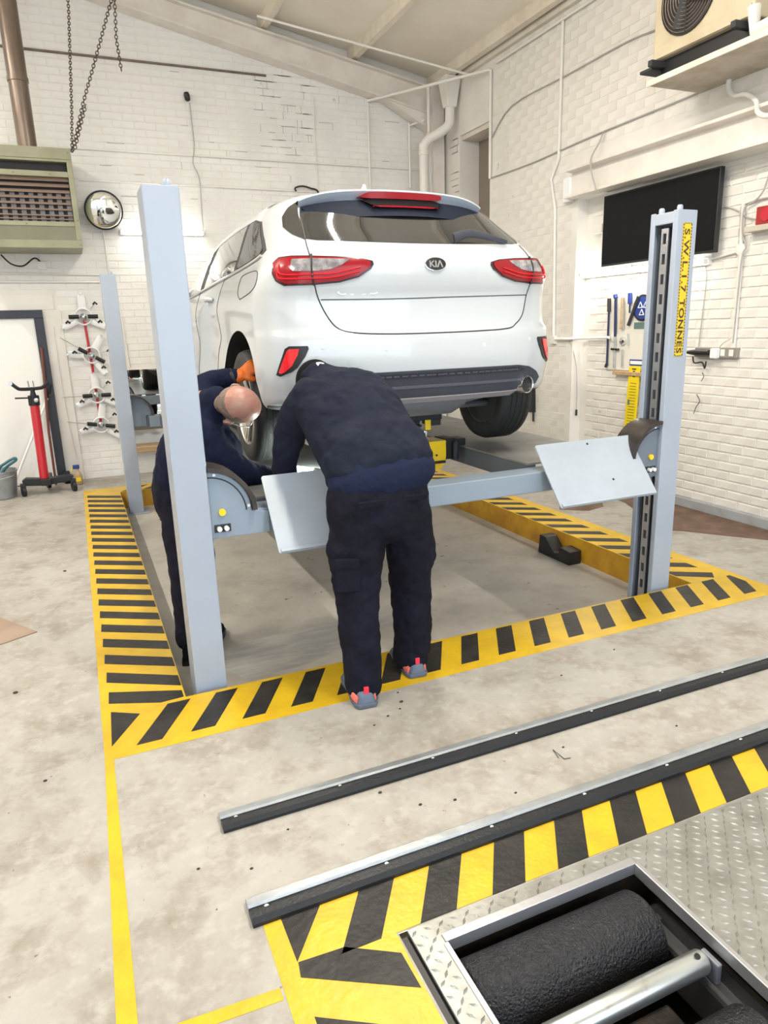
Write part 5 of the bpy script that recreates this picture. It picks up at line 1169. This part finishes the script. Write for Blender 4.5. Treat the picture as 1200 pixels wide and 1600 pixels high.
def hand_mb(wrist, d, palm, thumb_side, curl, r=.0095, spread=.06):
    """wrist point, finger direction, palm normal (the way the fingers curl), thumb side vector"""
    mb = MB(); d = Vector(d).normalized(); p = Vector(palm); p = (p - d * p.dot(d)).normalized(); s = d.cross(p).normalized()
    if s.dot(Vector(thumb_side)) < 0: s = -s
    w = Vector(wrist)
    limb(mb, [(*(w - d * .03), .028, .022), (*(w + d * .02), .034, .018), (*(w + d * .07), .041, .016), (*(w + d * .09), .040, .014)], hint=p, n=14, k=3)
    for i, L in enumerate((.074, .083, .077, .060)):
        o = w + d * (.092 - .004 * abs(i - 1)) + s * (.030 - .020 * i); v = (d + s * spread * (1.5 - i)).normalized(); pts = [o - v * .02]; q = o
        pts.append(q); ang = 0
        for seg, fr in enumerate((.45, .32, .23)):
            ang += curl[seg] * (1 + .06 * i); dirn = v * math.cos(ang) + p * math.sin(ang); q = q + dirn * L * fr; pts.append(q)
        limb(mb, [(*x, r * (1.05 - .06 * j)) for j, x in enumerate(pts)], n=10, k=2)
    o = w + d * .025 + s * .030; v = (s * .75 + d * .62 + p * .25).normalized(); v2 = (s * .25 + d * .85 + p * .5).normalized()
    limb(mb, [(*(o - v * .015), r * 1.35), (*(o + v * .035), r * 1.2), (*(o + v * .035 + v2 * .032), r * 1.05), (*(o + v * .035 + v2 * .055), r * .9)], n=10, k=2)
    return mb
def head_mb(c, F, U, k=1.):
    F = Vector(F).normalized(); U = Vector(U); U = (U - F * U.dot(F)).normalized(); S = F.cross(U).normalized(); c = Vector(c); mb = MB()
    def at(f, s, u): return c + (F * f + S * s + U * u) * k
    E = lambda f, s, u, rf, rs, ru: mb.ell(at(f, s, u), rf * k, rs * k, ru * k, F, S, U, 20, 12)
    E(-.008, 0, .030, .098, .078, .088); E(.022, 0, -.028, .076, .066, .080); E(.045, 0, -.075, .048, .046, .042)
    E(.080, 0, .008, .022, .052, .016); E(.105, 0, -.030, .018, .013, .014); E(.092, 0, -.012, .016, .009, .026)
    E(.088, 0, -.066, .012, .026, .008); E(.084, 0, -.078, .011, .022, .008); E(.082, 0, -.100, .018, .020, .016)
    for s in (-1, 1):
        E(.062, s * .038, -.035, .026, .022, .024); E(-.010, s * .078, -.018, .020, .010, .032); E(-.016, s * .086, -.012, .016, .006, .026)
        E(.082, s * .030, -.003, .012, .013, .009)
    limb(mb, [(*at(-.035, 0, -.05), .055), (*at(-.045, 0, -.13), .056), (*at(-.055, 0, -.17), .062)], n=18)
    return mb, at, (F, S, U)

# ---- the man standing on the stripes ------------------------------
m1 = thing('person', 'man in navy sweatshirt and cap bending forward on the striped band', 'person', (1.13, 2.7, 0))
b = MB()
limb(b, [(1.155, 2.735, .975, .220, .130), (1.14, 2.715, .90, .238, .152), (1.13, 2.705, .80, .235, .150)], hint=(0, 1, 0))
limb(b, [(1.035, 2.71, .84, .125, .14), (1.02, 2.70, .68, .122, .125), (1.0, 2.675, .48, .100, .105), (.998, 2.645, .27, .088, .095), (1.002, 2.635, .065, .086, .086)], hint=(0, 1, 0))
limb(b, [(1.245, 2.72, .84, .125, .14), (1.283, 2.735, .66, .108, .12), (1.305, 2.775, .43, .096, .10), (1.312, 2.775, .22, .090, .095), (1.305, 2.775, .065, .086, .084)], hint=(0, 1, 0))
b.ell((.905, 2.69, .66), .025, .06, .075); b.ell((1.392, 2.735, .62), .022, .055, .07)
tr = fuse('trousers', b, 'trouser', m1, .011, 5, .022, .085)
for c_, hx, hz, ry in (((.935, 2.600, .60), .052, .075, .35),):
    a_ = Vector((math.cos(ry), -math.sin(ry), 0)); n_2 = Vector((-math.sin(ry), -math.cos(ry), 0))
    pk = MB().obox(c_, a_, n_2, (0, 0, 1), hx, .014, hz).build('cargo_pocket', 'trouser', tr, bevel=.010, seg=3)
    MB().obox(Vector(c_) + n_2 * .012 + Vector((0, 0, hz * .72)), a_, n_2, (0, 0, 1), hx * 1.04, .006, hz * .28).build('pocket_flap', 'trouser', tr, bevel=.005)
for c_ in ((1.035, 2.558, .905), (1.238, 2.572, .905)): MB().obox(c_, (1, 0, 0), (0, 1, .12), (0, -.12, 1), .058, .008, .014).build('back_pocket_flap', 'trouser', tr, bevel=.005)
b = MB()
limb(b, [(1.160, 2.720, .975, .252, .166), (1.150, 2.75, 1.05, .240, .14)], hint=(0, 1, 0)); fuse('polo_hem', b, 'polo', m1, .011, 4, .006, .06)
b = MB()
limb(b, [(1.158, 2.742, 1.008, .254, .170), (1.152, 2.79, 1.07, .254, .162), (1.138, 2.87, 1.13, .247, .152), (1.122, 2.98, 1.235, .248, .140), (1.10, 3.075, 1.315, .225, .112), (1.085, 3.15, 1.355, .12, .08)], hint=(0, 1, 0))
limb(b, [(.975, 3.07, 1.31, .092), (.915, 3.12, 1.22, .085), (.872, 3.185, 1.07, .072), (.862, 3.215, .97, .062), (.858, 3.235, .885, .05)])
limb(b, [(1.265, 3.05, 1.30, .090), (1.33, 3.09, 1.20, .080), (1.36, 3.20, 1.04, .066), (1.36, 3.27, .95, .058), (1.30, 3.31, .90, .05)])
limb(b, [(1.08, 3.10, 1.345, .085), (1.055, 3.165, 1.365, .085), (1.045, 3.20, 1.375, .088)])
fuse('sweatshirt', b, 'sweat', m1, .011, 5, .020, .10)
hd, at1, fr1 = head_mb((1.045, 3.225, 1.333), (-.12, .90, -.42), (-.10, .42, .90))
bm1 = fuse('body', hd, 'skin', m1, .0055, 3)
for hm in (hand_mb((.858, 3.247, .868), (.08, 1, -.25), (0, -.2, -1), (1, 0, 0), (.25, .3, .2)), hand_mb((1.29, 3.315, .885), (-.3, 1, -.25), (0, -.2, -1), (-1, 0, 0), (.25, .3, .2))): fuse('hand', hm, 'skin', m1, .0055, 2)
F1, S1, U1 = fr1
cp = MB(); cc = Vector((1.045, 3.225, 1.333)) + U1 * .030 - F1 * .008
cap = thing('cap', None, None, tuple(cc)); par(cap, m1); cap.location = cc
R = []
for k in range(9):
    t = math.radians(-14 + 104 * k / 8 * .98); rr = math.cos(t); R.append([cc + F1 * .110 * rr * math.cos(a) + S1 * .090 * rr * math.sin(a) + U1 * .100 * math.sin(t) for a in [2 * math.pi * q / 24 for q in range(24)]])
bpy.data.objects.remove(cap)
crown = MB().loft(R).build('cap_crown', 'capblack', m1, True, ang=60)
tag(crown, 'black cap')
P = [cc + F1 * (.095 + .075 * math.sin(a)) + S1 * .085 * math.cos(a) - U1 * .008 for a in [math.pi * q / 12 for q in range(13)]]
V = [p + U1 * .004 for p in P] + [p - U1 * .004 for p in P]; n = len(P)
MB().add(V, [tuple(range(n)), tuple(range(2 * n - 1, n - 1, -1))] + [(i, (i + 1) % n, (i + 1) % n + n, i + n) for i in range(n)]).build('cap_peak', 'capblack', crown)
MB().lathe([(.007, 0), (.004, .006)], cc + U1 * .098, U1, 10).build('cap_button', 'capblack', crown, True)
dd = (U1 * .45 - F1 * .75 + S1 * .0 + Vector((0, -.5, .55))).normalized(); lp = cc + Vector((-.002, -.058, .072))
text_mesh('cap_letter', 'D', 'signwhite', crown, cc + U1 * .020 - F1 * .115 - S1 * .006, S1, U1 * .95 + F1 * .32, .042, .003, 'CENTER', 1.25, 1, .002)
def shoe(x, y, dx, parent, lift=0):
    d = Vector((dx, 1, 0)).normalized(); s = Vector((d.y, -d.x, 0)); o = Vector((x, y, 0))
    prof = [(-.012, .034, .064), (.012, .047, .088), (.06, .050, .095), (.11, .047, .090), (.16, .043, .075), (.21, .048, .060), (.26, .043, .048), (.29, .022, .036)]
    R = [[o + d * t + s * w * math.cos(a) * (1 if math.sin(a) < .3 else .86) + Vector((0, 0, .018 + (h - .018) * max(0, math.sin(a)) ** .6 if math.sin(a) > 0 else .018)) for a in [2 * math.pi * q / 16 for q in range(16)]] for t, w, h in prof]
    up = MB().loft(R).build('shoe', 'shoegrey', parent, True, ang=50)
    So = [[o + d * (t + (.006 if t > .2 else -.006)) + s * (w + .006) * e + Vector((0, 0, z)) for e, z in ((-1, .002), (1, .002), (1, .022), (-1, .022))] for t, w, h in prof]
    MB().loft(So).build('sole', 'shoesole', up, bevel=.004)
    for e in (-1, 1):
        pts = [o + d * .004 + s * e * .040 + Vector((0, 0, .034)), o + d * .05 + s * e * .051 + Vector((0, 0, .045)), o + d * .085 + s * e * .050 + Vector((0, 0, .062)), o + d * .16 + s * e * .047 + Vector((0, 0, .042))]
        MB().tube(smooth_path(pts, 3), [(.006, .024 - .0013 * k) for k in range(10)], 8, hint=(0, 0, 1)).build('coral_side', 'coral', up, True)
    MB().obox(o + d * -.004 + Vector((0, 0, .083)), s, d, Vector((0, 0, 1)), .011, .006, .016).build('heel_tab', 'shoered', up, bevel=.003)
    return up
shoe(.978, 2.552, .10, m1); shoe(1.296, 2.698, .10, m1)

# ---- the man reaching to the wheel ---------------------------------
m2 = thing('person', 'bald man in dark navy jumper reaching to the wheel behind the near lift post', 'person', (.45, 3.84, BD))
b = MB()
limb(b, [(.46, 3.82, .90, .17, .135), (.44, 3.84, .78, .185, .150), (.45, 3.84, .66, .175, .14)], hint=(1, 0, 0))
limb(b, [(.43, 3.77, .70, .115), (.42, 3.76, .50, .105), (.415, 3.74, .28, .092), (.405, 3.75, .08, .085), (.40, 3.76, -.06, .082)])
limb(b, [(.47, 3.92, .70, .115), (.50, 3.93, .50, .105), (.505, 3.90, .28, .090), (.505, 3.90, .08, .085), (.505, 3.91, -.06, .082)])
fuse('trousers', b, 'trouser', m2, .012, 5, .020, .09)
b = MB()
limb(b, [(.455, 3.825, .86, .185, .15), (.485, 3.79, .98, .195, .15), (.545, 3.72, 1.10, .20, .145), (.60, 3.665, 1.20, .16, .12), (.625, 3.64, 1.25, .10, .09)], hint=(1, -.3, 0))
limb(b, [(.55, 3.56, 1.10, .100), (.60, 3.52, 1.00, .095), (.68, 3.51, .93, .080), (.78, 3.54, .885, .064), (.86, 3.57, .868, .050)])
limb(b, [(.57, 3.74, 1.24, .085), (.60, 3.80, 1.31, .078), (.66, 3.81, 1.345, .066), (.72, 3.785, 1.36, .056), (.775, 3.765, 1.372, .048)])
limb(b, [(.62, 3.63, 1.255, .075), (.645, 3.61, 1.275, .070)])
b.ell((.60, 3.63, 1.00), .15, .15, .16)
fuse('jumper', b, 'sweat2', m2, .011, 5, .018, .09)
HC = Vector((.722, 3.545, 1.243)); HK = 1.17; hd, at2, (F2, S2, U2) = head_mb(HC, (.80, .42, -.42), (.52, -.72, .02), HK)
hm = hand_mb((.865, 3.575, .868), (.9, .4, -.2), (0, 0, -1), (0, 1, 0), (.3, .35, .25)); fuse('hand', hm, 'skin', m2, .0055, 2)
def hairline(p):
    q = (p - HC) / HK; f, s, u = q.dot(F2), abs(q.dot(S2)), q.dot(U2)
    if q.length > .2 or abs(s) > .083: return 0
    return 1 if (f < .015 and -.10 < u < .045 + (.02 if f > -.04 else 0) - .0 and (f < -.045 and u < .05 or s > .055)) else 0
bd = fuse('body', hd, ['skin', 'stubble'], m2, .0055, 3, region=hairline)
for s in (-1, 1): MB().ell(at2(.083, s * .031, -.012), .012, .012, .012, n=12, k=8).build('eye', 'signwhite', bd, True)
gl = MB().tube([at2(-.015, -.082, -.002), at2(.05, -.080, .0), at2(.098, -.066, -.004)], .0025, 6).build('glasses_temple', 'steel', bd, True)
MB().tube([at2(-.015, .082, -.002), at2(.05, .080, .0), at2(.098, .066, -.004)], .0025, 6).build('glasses_temple', 'steel', bd, True)
for s in (-1, 1):
    R = [at2(.104 - .004 * abs(math.cos(t)), s * .034 + .028 * math.cos(t), -.014 + .019 * math.sin(t)) for t in [2 * math.pi * k / 20 for k in range(21)]]; MB().tube(R, .002, 6, False).build('glasses_rim', 'steel', bd, True)
MB().tube([at2(.106, -.008, -.008), at2(.108, 0, -.006), at2(.106, .008, -.008)], .002, 6).build('glasses_bridge', 'steel', bd, True)
b = hand_mb((.795, 3.755, 1.375), (.75, -.02, .45), (.25, .8, -.45), (0, .2, -1), (.55, .7, .5), .0125, .10)
limb(b, [(.755, 3.765, 1.366, .043), (.80, 3.755, 1.378, .036)])
gv = fuse('work_glove', b, 'orange', m2, .0055, 2); tag(gv, 'orange work glove')
MB().lathe([(.045, 0), (.048, .004), (.048, .016), (.045, .02)], (.752, 3.766, 1.366), (.9, -.2, .3), 20).build('glove_cuff', 'blackrub', gv, True)
for x, y in ((.375, 3.74), (.505, 3.87)):
    d = Vector((.35, .94, 0)).normalized(); s = Vector((d.y, -d.x, 0)); o = Vector((x, y - .06, BD))
    prof = [(-.01, .036, .14), (.03, .045, .17), (.08, .046, .165), (.13, .044, .11), (.19, .049, .085), (.25, .046, .075), (.29, .025, .05)]
    R = [[o + d * t + s * w * math.cos(a) + Vector((0, 0, .03 + (h - .03) * max(0, math.sin(a)) ** .6 if math.sin(a) > 0 else .03)) for a in [2 * math.pi * q / 16 for q in range(16)]] for t, w, h in prof]
    bt = MB().loft(R).build('work_boot', 'capblack', m2, True, ang=50)
    MB().loft([[o + d * t + s * (w + .006) * e + Vector((0, 0, z)) for e, z in ((-1, .001), (1, .001), (1, .034), (-1, .034))] for t, w, h in prof]).build('boot_sole', 'blackrub', bt, bevel=.004)

# inspection lamp shining on the tyre
lamp = thing('inspection_lamp', 'slim work light lying on the runway beside the left rear tyre', 'lamp', (1.13, 3.62, .835))
MB().tube([(1.20, 3.50, .850), (1.14, 3.62, .850)], .015, 12).build('handle', 'black', lamp, True); MB().tube([(1.14, 3.62, .850), (1.07, 3.76, .850)], .012, 12).build('light_stick', 'tubecold', lamp, True)
li = bpy.data.lights.new('inspection_light', 'POINT'); li.energy = 16; li.color = (.85, 1, .9); li.shadow_soft_size = .02
lo = bpy.data.objects.new('inspection_light', li); COL.objects.link(lo); lo.location = (1.10, 3.70, .87); par(lo, lamp)
